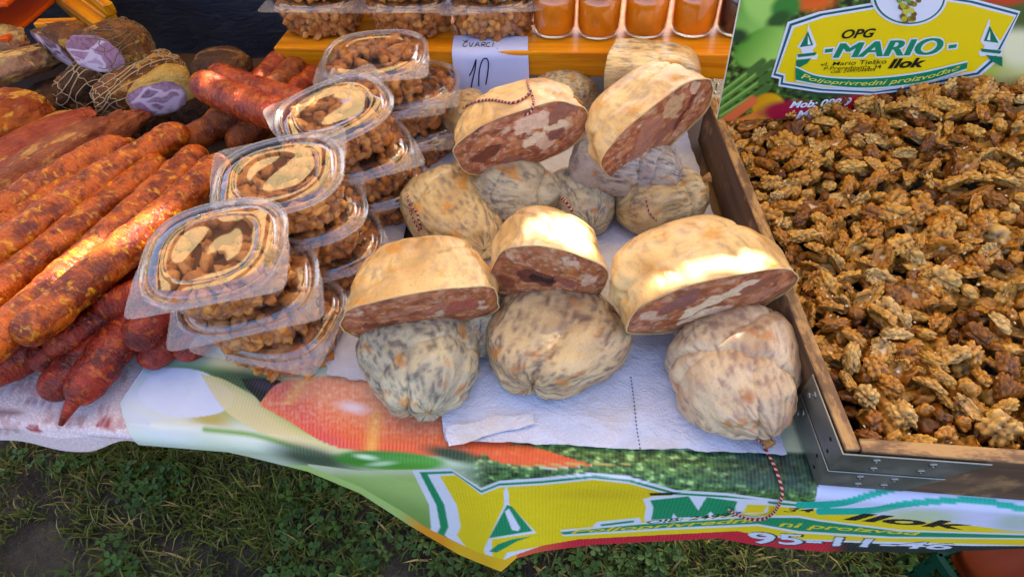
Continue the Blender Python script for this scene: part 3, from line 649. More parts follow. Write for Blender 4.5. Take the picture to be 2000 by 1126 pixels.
for i in range(0, 40, 2):
    a, b = pp[i], pp[i + 1]; n_ = np.array([0.0008, 0, 0]); k = len(VV); VV += [a - n_, a + n_, b + n_, b - n_]; FF.append((k, k + 1, k + 2, k + 3))
obj('perforation_line', new_mesh('perforation_line', VV, FF, dash), ps)
V, F = sheet('paper_sheet', [(600, 560), (800, 395), (738, 752), (640, 733)], T + 0.008, 40, 0.003, 5, 0.006)
tag(obj('paper_sheet', new_mesh('paper_sheet', V, F, paper_mat('paper_towel_old', srgb(222, 212, 214)))), 'torn white paper strip beside the cracklings tubs', 'paper sheet')
V, F = sheet('paper_strip', [(868, 836), (1040, 806), (1046, 830), (872, 872)], T + 0.015, 20, 0.002, 8, 0.004)
tag(obj('paper_strip', new_mesh('paper_strip', V, F, paper_mat('paper_strip', srgb(222, 220, 232)))), 'narrow torn paper strip lying in front of the middle headcheese', 'paper sheet')
# brown cloth sheet at the back of the table
V, F = sheet('table_cover', [(-260, 60), (1400, 110), (1330, 560), (200, 700)], T + 0.0028, 30, 0.0003, 9)
tag(obj('table_cover', new_mesh('table_cover', V, F, dk)), 'dark brown oilcloth under the tubs and smoked meats', 'tablecloth')
# ================================================================ HEADCHEESE
def sph(V, name):                     # closed grid helper unused poles merge
    return V
def crease_disp(p, creases):
    "grooves: ('plane', normal, offset, depth, width, mask_dir) and ('pleat', n, depth, sharp, phase)"
    d = 0.0
    for cr in creases:
        if cr[0] == 'plane':
            _, nrm, off, dep, wid, mdir = cr
            w_ = 1.0 if mdir is None else max(0.0, min(1.0, 0.5 + 1.2 * (p[0] * mdir[0] + p[1] * mdir[1] + p[2] * mdir[2])))
            q = p[0] * nrm[0] + p[1] * nrm[1] + p[2] * nrm[2] - off + 0.05 * fbm(p, 3.0, 2, 3.3)
            d -= dep * w_ * (0.85 * math.exp(-abs(q / (wid * .6)) ** 1.3) + 0.5 * math.exp(-(q / (wid * 3.2)) ** 2))
        else:
            _, n, dep, phase, side = cr
            th = math.atan2(p[2], p[1]); k = max(0.0, p[0] * side); k = max(0, (k - 0.25) / 0.75)
            d -= 0.55 * dep * k ** 1.3 * (abs(math.sin(th * n / 2 + phase + 1.5 * fbm(p, 1.6, 2))) ** 0.35 * -1 + 1.0) * 1.3
    return d
def whole_cheese(label, e0, z0, e1, z1, W, H, mat, seed, creases=(), roll=0.0, flat=0.55, lump=0.10, extra=None, tip=0.0, taper=0.22):
    A = at(*e0, z0); B = at(*e1, z1); L = np.linalg.norm(B - A); C_ = (A + B) / 2
    nu, nv = 136, 120; V = np.zeros((nu, nv, 3)); CC = np.zeros((nu, nv, 3))
    for i in range(nu):
        ph = math.pi * (i + 0.5) / nu - math.pi / 2
        for j in range(nv):
            th = 2 * math.pi * j / nv; cx = math.sin(ph); r = math.cos(ph)
            p = Vector((cx, r * math.cos(th), r * math.sin(th)))
            e = 0.86; q = Vector([math.copysign(abs(t) ** e, t) for t in p])
            k = 1.0 + lump * fbm(p, 1.3, 3, seed) + 0.008 * fbm(p, 7, 2, seed + 5) + crease_disp(p, creases)
            if tip: k += tip * max(0, p[0]) ** 8
            CC[i, j], dv = skin_paint(mat, th, cx, p, seed); k += dv
            x = q.x * L / 2 * k; tp = 1.0 - taper * q.x; y = q.y * W / 2 * k * tp + 0.05 * W * math.sin(q.x * 2.2 + seed); z = q.z * H / 2 * k * (1 - 0.5 * taper * q.x)
            zm = -H / 2 * flat
            if z < zm: z = zm + (z - zm) * 0.25
            V[i, j] = (x, y, z)
    F = [tuple(f) for f in grid_faces(nu, nv, wrap_v=True)]
    F.append(tuple(range(nv))[::-1]); F.append(tuple((nu - 1) * nv + j for j in range(nv)))
    o = place(obj('headcheese', new_mesh('headcheese', V.reshape(-1, 3), F, M['casing'], col=CC.reshape(-1, 3))), C_, frame(B - A, roll=roll))
    tag(o, label, 'headcheese', 'whole headcheeses'); return o
def cut_colours(U, Vv, W, H, seed, fats, warm=0.0):
    R = np.random.default_rng(seed); n = 420
    wx = np.array([fbm((a, b, 0.2), 45, 3, seed) for a, b in zip(U, Vv)]); wy = np.array([fbm((a, b, 7.2), 45, 3, seed) for a, b in zip(U, Vv)])
    u = U + wx * 0.007; v = Vv + wy * 0.006
    S = np.stack([R.uniform(-W / 2, W / 2, n), R.uniform(-H / 2, H / 2, n)], 1); st = R.uniform(0.75, 1.5, n)
    D = np.hypot((u[:, None] - S[None, :, 0]), (v[:, None] - S[None, :, 1]) * 1.5) * st[None]
    k = D.argmin(1); d2 = np.partition(D, 1, axis=1); edge = 1 - sstep(0.0, 0.0022, d2[:, 1] - d2[:, 0])
    pal = [SR(188, 112, 74), SR(162, 88, 52), SR(200, 130, 90), SR(212, 148, 108), SR(172, 98, 70), SR(192, 122, 66), SR(128, 64, 42), SR(222, 174, 136), SR(236, 208, 174)]
    pr = np.array([0.2, 0.19, 0.16, 0.10, 0.12, 0.12, 0.05, 0.04, 0.02]); ch = R.choice(len(pal), n, p=pr)
    chc = np.array(pal)[ch]; c = chc[k] * 0.6 + chc[np.argsort(D, axis=1)[:, 1]] * 0.4; c = c * (1 - 0.45 * edge[:, None]) + SR(128, 66, 34) * 0.45 * edge[:, None]
    f = np.array([fbm((a, b, 3.3), 120, 3, seed) for a, b in zip(U, Vv)]); c = c * (1 + 0.35 * f[:, None])
    f3 = np.array([fbm((a, b, 9.3), 160, 2, seed) for a, b in zip(U, Vv)]); k3 = sstep(0.34, 0.56, f3)[:, None] * 0.7; c = c * (1 - k3) + SR(206, 164, 134) * k3
    for (fu, fv, ru, rv, an, col) in fats:
        ca, sa = math.cos(math.radians(an)), math.sin(math.radians(an)); du = u - fu * W / 2; dv = v - fv * H / 2
        a = (du * ca + dv * sa) / (ru * W / 2); b = (-du * sa + dv * ca) / (rv * W / 2)
        m_ = (1 - sstep(0.88, 1.06, np.abs(a) ** 2.6 + np.abs(b) ** 2.6))[:, None]
        cc = SR(*col) * np.array([1.06, 1.0, .84]) * (1 + 0.12 * f[:, None]); c = c * (1 - m_) + cc * m_
    return np.clip(c, 0.005, 1)
FAT = (228, 204, 180); FATP = (214, 176, 156); DARKM = (70, 40, 40); PINK = (176, 118, 102)
def cut_cheese(label, face, zf, back, zb, W, H, mat, seed, fats=(), creases=(), roll=0.0, wide=1.0, p=2.8, lens=(1.0, 0.62), face_turn=0.0, lump=0.11, hb=0.9, bend=0.0, warm=0.0):
    A = at(*face, zf); B = at(*back, zb); L = np.linalg.norm(B - A)
    nu, nv = 96, 120; V = np.zeros((nu, nv, 3)); CC = np.zeros((nu, nv, 3)); t = math.tan(math.radians(face_turn))
    def section(th, s):
        e = 0.74; cy = math.copysign(abs(math.cos(th)) ** e, math.cos(th)); sz = math.copysign(abs(math.sin(th)) ** e, math.sin(th))
        return cy * W / 2, sz * H / 2 * (lens[0] if sz > 0 else lens[1])
    def pt(s, th, inset=0.0):
        y, z = section(th, s); r = max(0.0, 1 - s ** p) ** 0.5
        wd = 1 + (wide - 1) * math.sin(min(1, s) * math.pi * 0.75); hh = 1 + (hb - 1) * math.sin(min(1, s) * math.pi * 0.7)
        q = Vector((s, y / W * 2 * r, z / H * 2 * r)); k = 1 + lump * fbm((q.x * 0.8, q.y, q.z), 1.6, 3, seed) * min(1, s * 4 + 0.3) + 0.012 * fbm(q, 7, 2, seed + 3) * min(1, s * 6)
        k += crease_disp(q, creases) * min(1, s * 5)
        k += 0.03 * math.exp(-(s / 0.05) ** 2) + (0.02 * math.sin(th * 7 + seed) + 0.02 * math.sin(th * 4 - seed)) * math.exp(-(s / 0.12) ** 2)
        y = y * r * wd * k; z = z * r * hh * k; y *= 1 - inset; z *= 1 - inset * 1.6
        return (s * L + t * y * (1 - min(1, s)), y, z + bend * s * s * L)
    ss = 1 - (1 - np.linspace(0, 1, nu)) ** 1.35; ss[-1] = 0.9995
    for i, s in enumerate(ss):
        for j in range(nv):
            V[i, j] = pt(s, 2 * math.pi * j / nv); q = V[i, j]; CC[i, j], _ = skin_paint(mat, 2 * math.pi * j / nv, s, (q[0] / L * 1.2, q[1] / W * 2, q[2] / H * 2), seed)
    F = [tuple(f) for f in grid_faces(nu, nv, wrap_v=True)]; F.append(tuple((nu - 1) * nv + j for j in range(nv)))
    VL = V.reshape(-1, 3).tolist(); base = len(VL)
    # cut rind lip
    lip = [pt(0, 2 * math.pi * j / nv, 0.015) for j in range(nv)]; VL += lip
    for j in range(nv): F.append((j, (j + 1) % nv, base + (j + 1) % nv, base + j))
    mi = [0] * (len(F) - nv) + [1] * nv
    root = empty('headcheese', A, frame(B - A, roll=roll))
    obj('casing', new_mesh('casing', VL, F, [M['casing'], M['rind']], midx=mi, col=np.vstack([CC.reshape(-1, 3), np.tile(SR(222, 188, 132), (nv, 1))])), root)
    # meat face
    nr, nc = 46, 160; P = np.zeros((nr, nc, 3)); rad = np.linspace(1, 0, nr) ** 0.75
    for j in range(nc):
        e = np.array(pt(0, 2 * math.pi * j / nc, 0.010))
        P[:, j, :] = e[None] * rad[:, None]
    P[:, :, 0] = t * P[:, :, 1]
    Q = P.reshape(-1, 3); bump = np.array([fbm((0, a, b), 90, 3, seed) for a, b in Q[:, 1:]])
    rr = np.repeat(rad, nc); Q[:, 0] += 0.0022 + bump * 0.0013 * (rr < 0.97) - 0.0050 * (1 - rr ** 4)
    Fc = grid_faces(nr, nc, wrap_v=True)
    obj('cut_face', new_mesh('cut_face', Q, Fc, M['cut'], col=cut_colours(-Q[:, 1], Q[:, 2], W, H, seed, fats, warm)), root)
    tag(root, label, 'headcheese', 'cut headcheeses'); return root

Z = lambda h: T + h
PLT = lambda n, d, ph=0.0, side=1: ('pleat', n, d, ph, side)
PL = lambda nrm, off, dep, wid, md=None: ('plane', nrm, off, dep, wid, md)
# --- lower whole ones
whole_cheese('greyish headcheese with two rusty spots under the front left cut half', (800, 628), Z(.050), (842, 812), Z(.040), .135, .088, M['skin_grey'], 1, [PL((.25, .97, 0), -.18, .10, .045, (1, 0, .3)), PLT(5, .10, .4), PL((.9, .1, .3), .25, .05, .05)])
whole_cheese('mottled pleated headcheese in the middle of the front row', (1105, 570), Z(.050), (1045, 775), Z(.042), .165, .095, M['skin_mottled'], 2, [PL((.1, 1, 0), .12, .12, .04, (1, 0, .2)), PLT(7, .14, .9), PL((.5, .8, .2), .35, .05, .05)])
CH = {}
CH['W8'] = whole_cheese('pale pleated headcheese at the front right with twine at its tip', (1375, 628), Z(.05), (1510, 838), Z(.042), .150, .098, M['skin_pale'], 3, [PL((.85, -.5, .1), .12, .10, .045, None), PL((.25, 1, 0), .10, .10, .04, (1, 0, .2)), PLT(6, .12, .2), PL((.9, .3, 0), -.35, .05, .05)], tip=.06)
whole_cheese('tan headcheese tied with red twine left of the middle cut half', (838, 352), Z(.052), (950, 492), Z(.045), .142, .100, M['skin_tan'], 4, [PL((.95, .2, 0), -.35, .07, .05), PL((.9, -.3, .2), .15, .05, .05), PLT(5, .08, .3, -1)])
whole_cheese('smooth grey headcheese with a stubby tied end under the upper left cut half', (935, 352), Z(.075), (1092, 392), Z(.062), .105, .090, M['skin_grey'], 5, [PL((1, .1, 0), .55, .10, .04), PL((1, -.2, 0), -.25, .04, .03)])
whole_cheese('dark grey headcheese wedged low behind the middle cut half', (1125, 345), Z(.045), (1150, 450), Z(.04), .10, .085, M['skin_grey'], 6, [PL((1, .1, 0), .1, .06, .04)])
whole_cheese('violet grey headcheese with two string grooves under the upper right cut half', (1118, 300), Z(.095), (1335, 345), Z(.088), .105, .092, M['skin_violet'], 7, [PL((1, .05, 0), .20, .09, .022), PL((1, -.05, 0), .55, .08, .022), PL((1, 0, .1), -.35, .05, .03)])
CH['W5'] = whole_cheese('lumpy tan headcheese against the crate under the violet grey one', (1205, 405), Z(.045), (1378, 372), Z(.05), .115, .095, M['skin_tan'], 8, [PL((1, .2, 0), .25, .10, .05), PLT(5, .08)])
whole_cheese('small grey headcheese squeezed between the front left and middle cut halves', (958, 570), Z(.035), (930, 690), Z(.035), .070, .075, M['skin_grey'], 9, [PL((1, 0, .2), .2, .06, .04)])
whole_cheese('grey veined headcheese far back beside the price note', (1050, 205), Z(.06), (1165, 180), Z(.065), .10, .095, M['skin_grey'], 10, [PL((1, .1, 0), .1, .04, .04)])
whole_cheese('tan headcheese peeking out left behind the upper left cut half', (880, 265), Z(.05), (960, 210), Z(.06), .10, .10, M['skin_tan'], 12, [])
whole_cheese('yellowish headcheese barely showing between tan and grey ones', (880, 345), Z(.03), (980, 345), Z(.03), .09, .06, M['skin_cream'], 13, [])
whole_cheese('pale headcheese end showing low under the front right cut half', (1235, 560), Z(.035), (1330, 620), Z(.03), .08, .06, M['skin_mottled'], 14, [])
# --- cut halves on top
cut_cheese('cut headcheese half at the front left with a long brown cut face', (822, 612), Z(.098), (826, 470), Z(.112), .178, .098, M['skin_cream'], 21, [(-.2, .25, .28, .05, 10, PINK), (.55, .1, .2, .13, 20, (168, 92, 80)), (-.55, -.1, .25, .08, -8, (126, 66, 44)), (.15, -.5, .2, .06, 5, FATP), (.25, .2, .18, .1, 30, (176, 112, 92))],
           [PL((0, 1, 0), .02, .10, .10, (1, 0, .2)), PL((.95, .3, 0), .42, .05, .04)], roll=-.03, lens=(.85, .95), face_turn=-6, wide=.90, p=3.6)
cut_cheese('cut headcheese half in the middle with a dark eye in its face', (1068, 548), Z(.110), (1068, 420), Z(.118), .130, .118, M['skin_cream'], 22, [(-.18, .12, .36, .20, -8, (104, 56, 48)), (-.10, .10, .24, .11, -10, (44, 26, 28)), (.3, .1, .22, .14, -12, (150, 88, 76)), (.75, -.62, .14, .1, 0, FAT), (.72, .3, .12, .14, 20, FATP), (.35, -.72, .12, .07, 0, FAT), (.3, .66, .12, .06, -5, FATP), (-.7, -.2, .16, .16, 0, (140, 78, 60))],
           [PL((.6, .8, 0), .25, .06, .05), PL((.9, -.2, .2), .6, .06, .05)], roll=.22, lens=(.95, 1.0), p=2.8, face_turn=4)
cut_cheese('big cut headcheese half at the right leaning on the crate, with a white fat streak', (1390, 590), Z(.108), (1282, 448), Z(.118), .186, .104, M['skin_cream'], 23, [(.05, .18, .52, .09, 24, FAT), (-.12, -.35, .3, .08, 16, FAT), (.12, -.3, .16, .06, 20, FATP), (-.45, .35, .26, .13, 26, (140, 92, 88)), (-.78, .1, .1, .1, 0, FATP), (.6, -.1, .2, .06, 15, (188, 130, 112)), (.55, .35, .24, .08, 14, (150, 96, 80))],
           [PL((.35, .94, 0), .38, .16, .07, (1, .3, .2)), PL((.95, .2, 0), .45, .05, .05)], roll=-.06, lens=(.85, .95), face_turn=10, wide=1.10, p=2.8)
cut_cheese('cut headcheese half at the upper left with twine across its top', (1018, 272), Z(.150), (1000, 178), Z(.150), .178, .092, M['skin_cream'], 24, [(.18, .42, .3, .14, 14, (220, 186, 168)), (.52, .12, .2, .07, -12, FAT), (.18, -.12, .2, .07, 22, FAT), (.35, -.32, .16, .12, 10, FATP), (.5, -.18, .12, .1, 0, (134, 84, 78)), (.65, .42, .24, .12, 8, (148, 98, 86)), (-.55, -.1, .26, .1, 20, (112, 58, 44)), (-.2, -.6, .24, .08, 0, (148, 94, 80))],
           [PL((.9, -.3, 0), .5, .06, .04), PL((.75, -.6, .1), .42, .07, .03)], roll=-.16, lens=(.9, 1.0), face_turn=-8, p=3.4)
CH['TR'] = cut_cheese('cut headcheese half at the upper right with its steep face turned to the crate', (1285, 255), Z(.160), (1200, 175), Z(.172), .172, .105, M['skin_cream'], 25, [(.3, .5, .2, .16, 70, (206, 164, 128)), (-.2, .2, .3, .2, 40, PINK), (-.55, -.35, .2, .16, 30, (170, 118, 104)), (-.5, -.75, .2, .07, 35, FAT), (.5, 0, .4, .06, 42, (110, 60, 54)), (.75, .5, .1, .12, 40, FATP), (.1, -.2, .22, .12, 30, (156, 100, 86))],
           [PL((.9, .1, .2), .55, .05, .04)], roll=-.42, lens=(.95, .95), face_turn=0, p=3.0)
cut_cheese('cut headcheese half furthest back with a ragged left end by the shelf', (1196, 146), Z(.115), (1368, 140), Z(.125), .120, .100, M['skin_tan'], 26, [], [PL((.9, .1, .2), .6, .05, .04)], roll=-.1, lens=(.95, .95), face_turn=10, p=5.0, lump=.08)

# --- gathered casing ends
def casing_end(px, py, h, size, seed, label, colr=(214, 158, 88)):
    p = at(px, py, T + h); V, F = [], []; n1, n2 = 26, 24
    for i in range(n1):
        t = i / (n1 - 1); r = size * (0.35 + 0.75 * t) * (1 - 0.35 * t * t)
        for j in range(n2):
            th_ = 2 * math.pi * j / n2; k = 1 + 0.28 * math.sin(th_ * 5 + seed) * t + 0.35 * fbm((math.cos(th_), math.sin(th_), t * 2), 1.5, 3, seed) * t
            V.append((r * math.cos(th_) * k * 0.6, r * math.sin(th_) * k, t * size * 1.5))
    F = [tuple(f) for f in grid_faces(n1, n2, wrap_v=True)] + [tuple((n1 - 1) * n2 + j for j in range(n2))]
    m = NM('dry_casing_end', 0.45, srgb(*colr)); a = m.noise(m.co(), 90, 4, .6); m.color(m.mix(a, srgb(*colr), srgb(150, 92, 48))); m.bump(a, .002, .6)
    return new_mesh('casing_end', V, F, m.m), p
# --- twine
for (par, px, py, h, sz, sd, dr) in ((CH['TR'], 1136, 205, .165, .011, 2, (-.75, -.2, .35)), (CH['W8'], 1490, 846, .028, .010, 5, (.35, -.8, -.1)), (CH['W5'], 1370, 352, .078, .009, 8, (.8, .1, .3))):
    me_, p_ = casing_end(px, py, h, sz, sd, ''); o = obj('casing_end', me_); bpy.context.view_layer.update(); mw = Matrix.Translation(Vector(p_)) @ Vector(dr).to_track_quat('Z', 'Y').to_matrix().to_4x4()
    o.parent = par; o.matrix_parent_inverse = par.matrix_world.inverted(); o.matrix_basis = mw
def twine_obj(name, pts, r, label, parent=None, z_are_world=True, k=60):
    P = smooth_path(np.array(pts), k); V, F = tube_np(P, r, 6)
    me = new_mesh(name, V, F, M['twine']); uv = me.uv_layers.new(name='UVMap'); 
    L = np.concatenate([[0], np.cumsum(np.linalg.norm(np.diff(P, axis=0), axis=1))])
    d = uv.data
    for poly in me.polygons:
        for li in poly.loop_indices:
            vi = me.loops[li].vertex_index; d[li].uv = (L[vi // 6] / 0.0016 * 0.16, (vi % 6) / 6 * 0.4)
    o = obj(name, me, parent)
    if parent is None: tag(o, label, 'twine')
    return o
bpy.context.view_layer.update()
def surf(px, py, lift=0.0012, ob=None):
    "first surface point under a photograph pixel (so that twine lies on what is there)"
    d = AX @ np.array([(px - 1000.0) / FPX, -(py - 563.0) / FPX, -1.0]); d /= np.linalg.norm(d)
    if ob is not None:
        ok, loc, nrm, _ = ob.ray_cast(Vector(CAMPOS), Vector(d)); return np.array(loc) + np.array(nrm if nrm.dot(Vector(d)) < 0 else -nrm) * lift
    hit, loc, nrm, *_ = SC.ray_cast(bpy.context.evaluated_depsgraph_get(), Vector(CAMPOS), Vector(d), distance=4)
    return np.array(loc) + np.array(nrm if nrm.dot(Vector(d)) < 0 else -nrm) * lift
def dense(P, n=26, lift=.0017):
    q = smooth_path(np.array([(x, y, 0) for x, y in P]), n); return [surf(a, b, lift) for a, b, _ in q]
twine_obj('twine', dense([(905, 212), (925, 202), (960, 197), (1000, 203), (1024, 194), (1036, 182)]), .0018, 'red and white twine across the upper left cut headcheese half')
twine_obj('twine', dense([(1031, 155), (1032, 170), (1041, 190), (1042, 205), (1034, 220), (1022, 224)]), .0018, 'red and white twine running over the top of the upper left cut half')
twine_obj('twine', dense([(797, 380), (803, 412), (812, 434), (820, 452)]), .0014, 'red twine around the left end of the tan headcheese')
twine_obj('twine', dense([(800, 405), (814, 412), (820, 430), (824, 448)]), .0014, 'short red twine crossing the left end of the tan headcheese')
twine_obj('twine', [surf(1097, 386), surf(1102, 394) + [0, 0, .002], surf(1108, 402) + [0, 0, .006], surf(1119, 415) + [0, 0, .002]], .0022, 'stubby red and white twine end on the smooth grey headcheese')
twine_obj('twine', dense([(1262, 386), (1265, 405), (1272, 420), (1282, 430)]), .0012, 'red and white twine on the lumpy tan headcheese near the crate')
t0 = surf(1488, 868)
twine_obj('twine', dense([(1486, 858), (1492, 878), (1506, 903), (1521, 940), (1525, 962), (1514, 988), (1494, 1004), (1466, 1007), (1438, 998), (1422, 988)], 40, .004), .0016, 'red and white twine hanging from the front right headcheese over the banner', k=90)

# ================================================================ SAUSAGES
def sausage(label, e0, z0, e1, z1, r, mat, seed, sag=0.0, side=0.0, nub0=0.0, nub1=0.0, group='smoked sausages', lumpy=0.085):
    A = at(*e0, z0); B = at(*e1, z1); L = np.linalg.norm(B - A); n = 90; m_ = 22
    s = np.linspace(0, 1, n); e = 0.9 * r / L
    s = 0.5 - 0.5 * np.cos(np.pi * s); s = 0.35 * s + 0.65 * np.linspace(0, 1, n)
    x = s * L - L / 2; arc = 4 * s * (1 - s); cz = sag * arc; cy = side * arc
    t0 = np.clip(x + L / 2, 0, None) / (1.35 * r); t1 = np.clip(L / 2 - x, 0, None) / (1.35 * r)
    prof = np.sqrt(np.clip(1 - (1 - np.clip(t0, 0, 1)) ** 2.2, 0, 1)) * np.sqrt(np.clip(1 - (1 - np.clip(t1, 0, 1)) ** 2.2, 0, 1))
    V = np.zeros((n, m_, 3))
    for i in range(n):
        for j in range(m_):
            th = 2 * math.pi * j / m_; c_, s_ = math.cos(th), math.sin(th)
            k = prof[i] * r * (1 + lumpy * fbm((x[i] * 11, c_ * 0.5, s_ * 0.5), 1.0, 2, seed) + 0.05 * lumpy / 0.05 * fbm((x[i] * 60, c_, s_), 1.0, 2, seed + 9))
            V[i, j] = (x[i], cy[i] + c_ * k, cz[i] + s_ * k)
    F = [tuple(f) for f in grid_faces(n, m_, wrap_v=True)]
    VL = V.reshape(-1, 3).tolist()
    me = new_mesh('smoked_sausage', VL, F, mat)
    o = place(obj('smoked_sausage', me), (A + B) / 2, frame(B - A)); tag(o, label, 'sausage', group)
    for (nub, sg, q) in ((nub0, -1, 0), (nub1, 1, -1)):
        if nub:
            base = np.array([sg * (L / 2 - 0.004), cy[q], cz[q]]); P = smooth_path([base, base + [sg * nub * 0.5, 0, -nub * 0.1], base + [sg * nub, nub * 0.25, -nub * 0.5]], 12)
            Vn, Fn = tube_np(P, np.linspace(r * 0.38, r * 0.14, 12), 8); obj('casing_end', new_mesh('casing_end', Vn, Fn, mat), o)
    return o
ST, SR_, SG, SD = M['saus_top'], M['saus_red'], M['saus_gloss'], M['saus_dark']
R0 = .0235
_rs = random.Random(12)
# lowest layer
sausage('short thick red sausage at the front left corner of the pile', (-60, 742), Z(.032), (215, 615), Z(.034), .026, SR_, 41, group='sausages under the long ones')
sausage('dark red sausage with its blunt tip just above the lace edge', (82, 778), Z(.026), (330, 560), Z(.035), .0215, SR_, 42, sag=.004)
sausage('dark red sausage with a twisted casing tail at the front', (140, 788), Z(.028), (330, 560), Z(.05), .0235, SR_, 43, sag=.006, nub0=.028)
sausage('short red sausage tip left of the front tub tower, under the long sausages', (276, 715), Z(.024), (400, 600), Z(.03), .022, SR_, 44)
sausage('red sausage tip touching the lowest front tub', (344, 700), Z(.022), (440, 600), Z(.028), .021, SR_, 45)
sausage('brown red sausage with its rounded end above the twisted one', (255, 682), Z(.060), (375, 520), Z(.075), .0255, SR_, 46)
sausage('red sausage end poking out under the top front tub', (185, 606), Z(.070), (330, 560), Z(.072), .0225, SR_, 47)
sausage('red sausage lying deep in the gap of the pile', (90, 690), Z(.050), (300, 560), Z(.052), .023, SR_, 48)
sausage('dark sausage at the left frame edge below the sunlit one', (-160, 770), Z(.055), (60, 640), Z(.058), .025, SR_, 49)
for k, (a, b) in enumerate([((-220, 640), (200, 400)), ((-180, 700), (260, 440)), ((0, 720), (330, 440)), ((60, 720), (420, 430))]):
    sausage(['lower sausage seen only at the left frame edge', 'lower sausage under the third long one', 'lower sausage under the sunlit one', 'lower sausage under the long one nearest the tubs'][k], a, Z(.035), b, Z(.035), .023, SR_, 60 + k, group='lower layer of long sausages')
# top row of long ones
sausage('long dry sausage nearest the tubs, rightmost of the long row', (30, 668), Z(.105), (440, 310), Z(.100), .0228, ST, 51, sag=.004, side=-.010)
sausage('long sunlit sausage, second of the row from the tubs', (-70, 722), Z(.105), (398, 292), Z(.098), .0215, ST, 52, sag=.004, side=-.007)
sausage('long dry sausage, third of the row from the tubs', (-110, 650), Z(.103), (322, 310), Z(.095), .0205, ST, 53, sag=.003, side=-.004)
sausage('long dry sausage, fourth from the tubs, reaching furthest back', (-130, 590), Z(.112), (365, 250), Z(.105), .0220, ST, 54, sag=.003, side=.009)
sausage('slim dry sausage tucked between two thicker ones of the row', (-150, 545), Z(.098), (258, 288), Z(.095), .021, ST, 55)
sausage('long dry sausage next to the bacon slab with a shrivelled far end', (-170, 520), Z(.112), (250, 276), Z(.105), .0222, ST, 56, side=.012, nub1=.014)
sausage('thin dry sausage lying between the third and fourth long ones', (-120, 615), Z(.088), (300, 335), Z(.082), .0195, ST, 71, side=.003)
sausage('thin dark sausage in the groove right of the sunlit one', (-30, 690), Z(.080), (410, 330), Z(.075), .0185, SR_, 72, side=-.004)
# upper right group
sausage('orange sausage behind the row pointing at the crossed glossy pair', (352, 283), Z(.085), (500, 205), Z(.085), .022, SD, 57)
sausage('thin brown sausage leaning up behind the orange one', (395, 262), Z(.080), (470, 190), Z(.09), .019, SD, 58)
sausage('short brown sausage end under the crossed glossy pair', (446, 288), Z(.070), (560, 205), Z(.075), .022, SD, 59)
sausage('dark sausage in the shade left of the leaning tub', (500, 262), Z(.06), (590, 215), Z(.06), .021, SD, 64)
sausage('glossy plump sausage lying across in front, nearer of the crossed pair', (383, 158), Z(.150), (585, 232), Z(.150), .0265, SG, 65, sag=-.008, lumpy=.03)
sausage('glossy sausage lying across behind, upper of the crossed pair', (412, 142), Z(.152), (600, 205), Z(.146), .022, SG, 66, sag=-.004, lumpy=.03)
sausage('sausage with a bright highlight standing out below the shelf corner', (478, 190), Z(.10), (560, 108), Z(.115), .020, SG, 67)
sausage('wrinkled brown sausage right of the highlighted one below the shelf', (512, 195), Z(.10), (590, 120), Z(.11), .022, SD, 68)
sausage('dark red sausage deepest in the shade under the shelf block', (560, 195), Z(.09), (640, 120), Z(.09), .020, SG, 69)

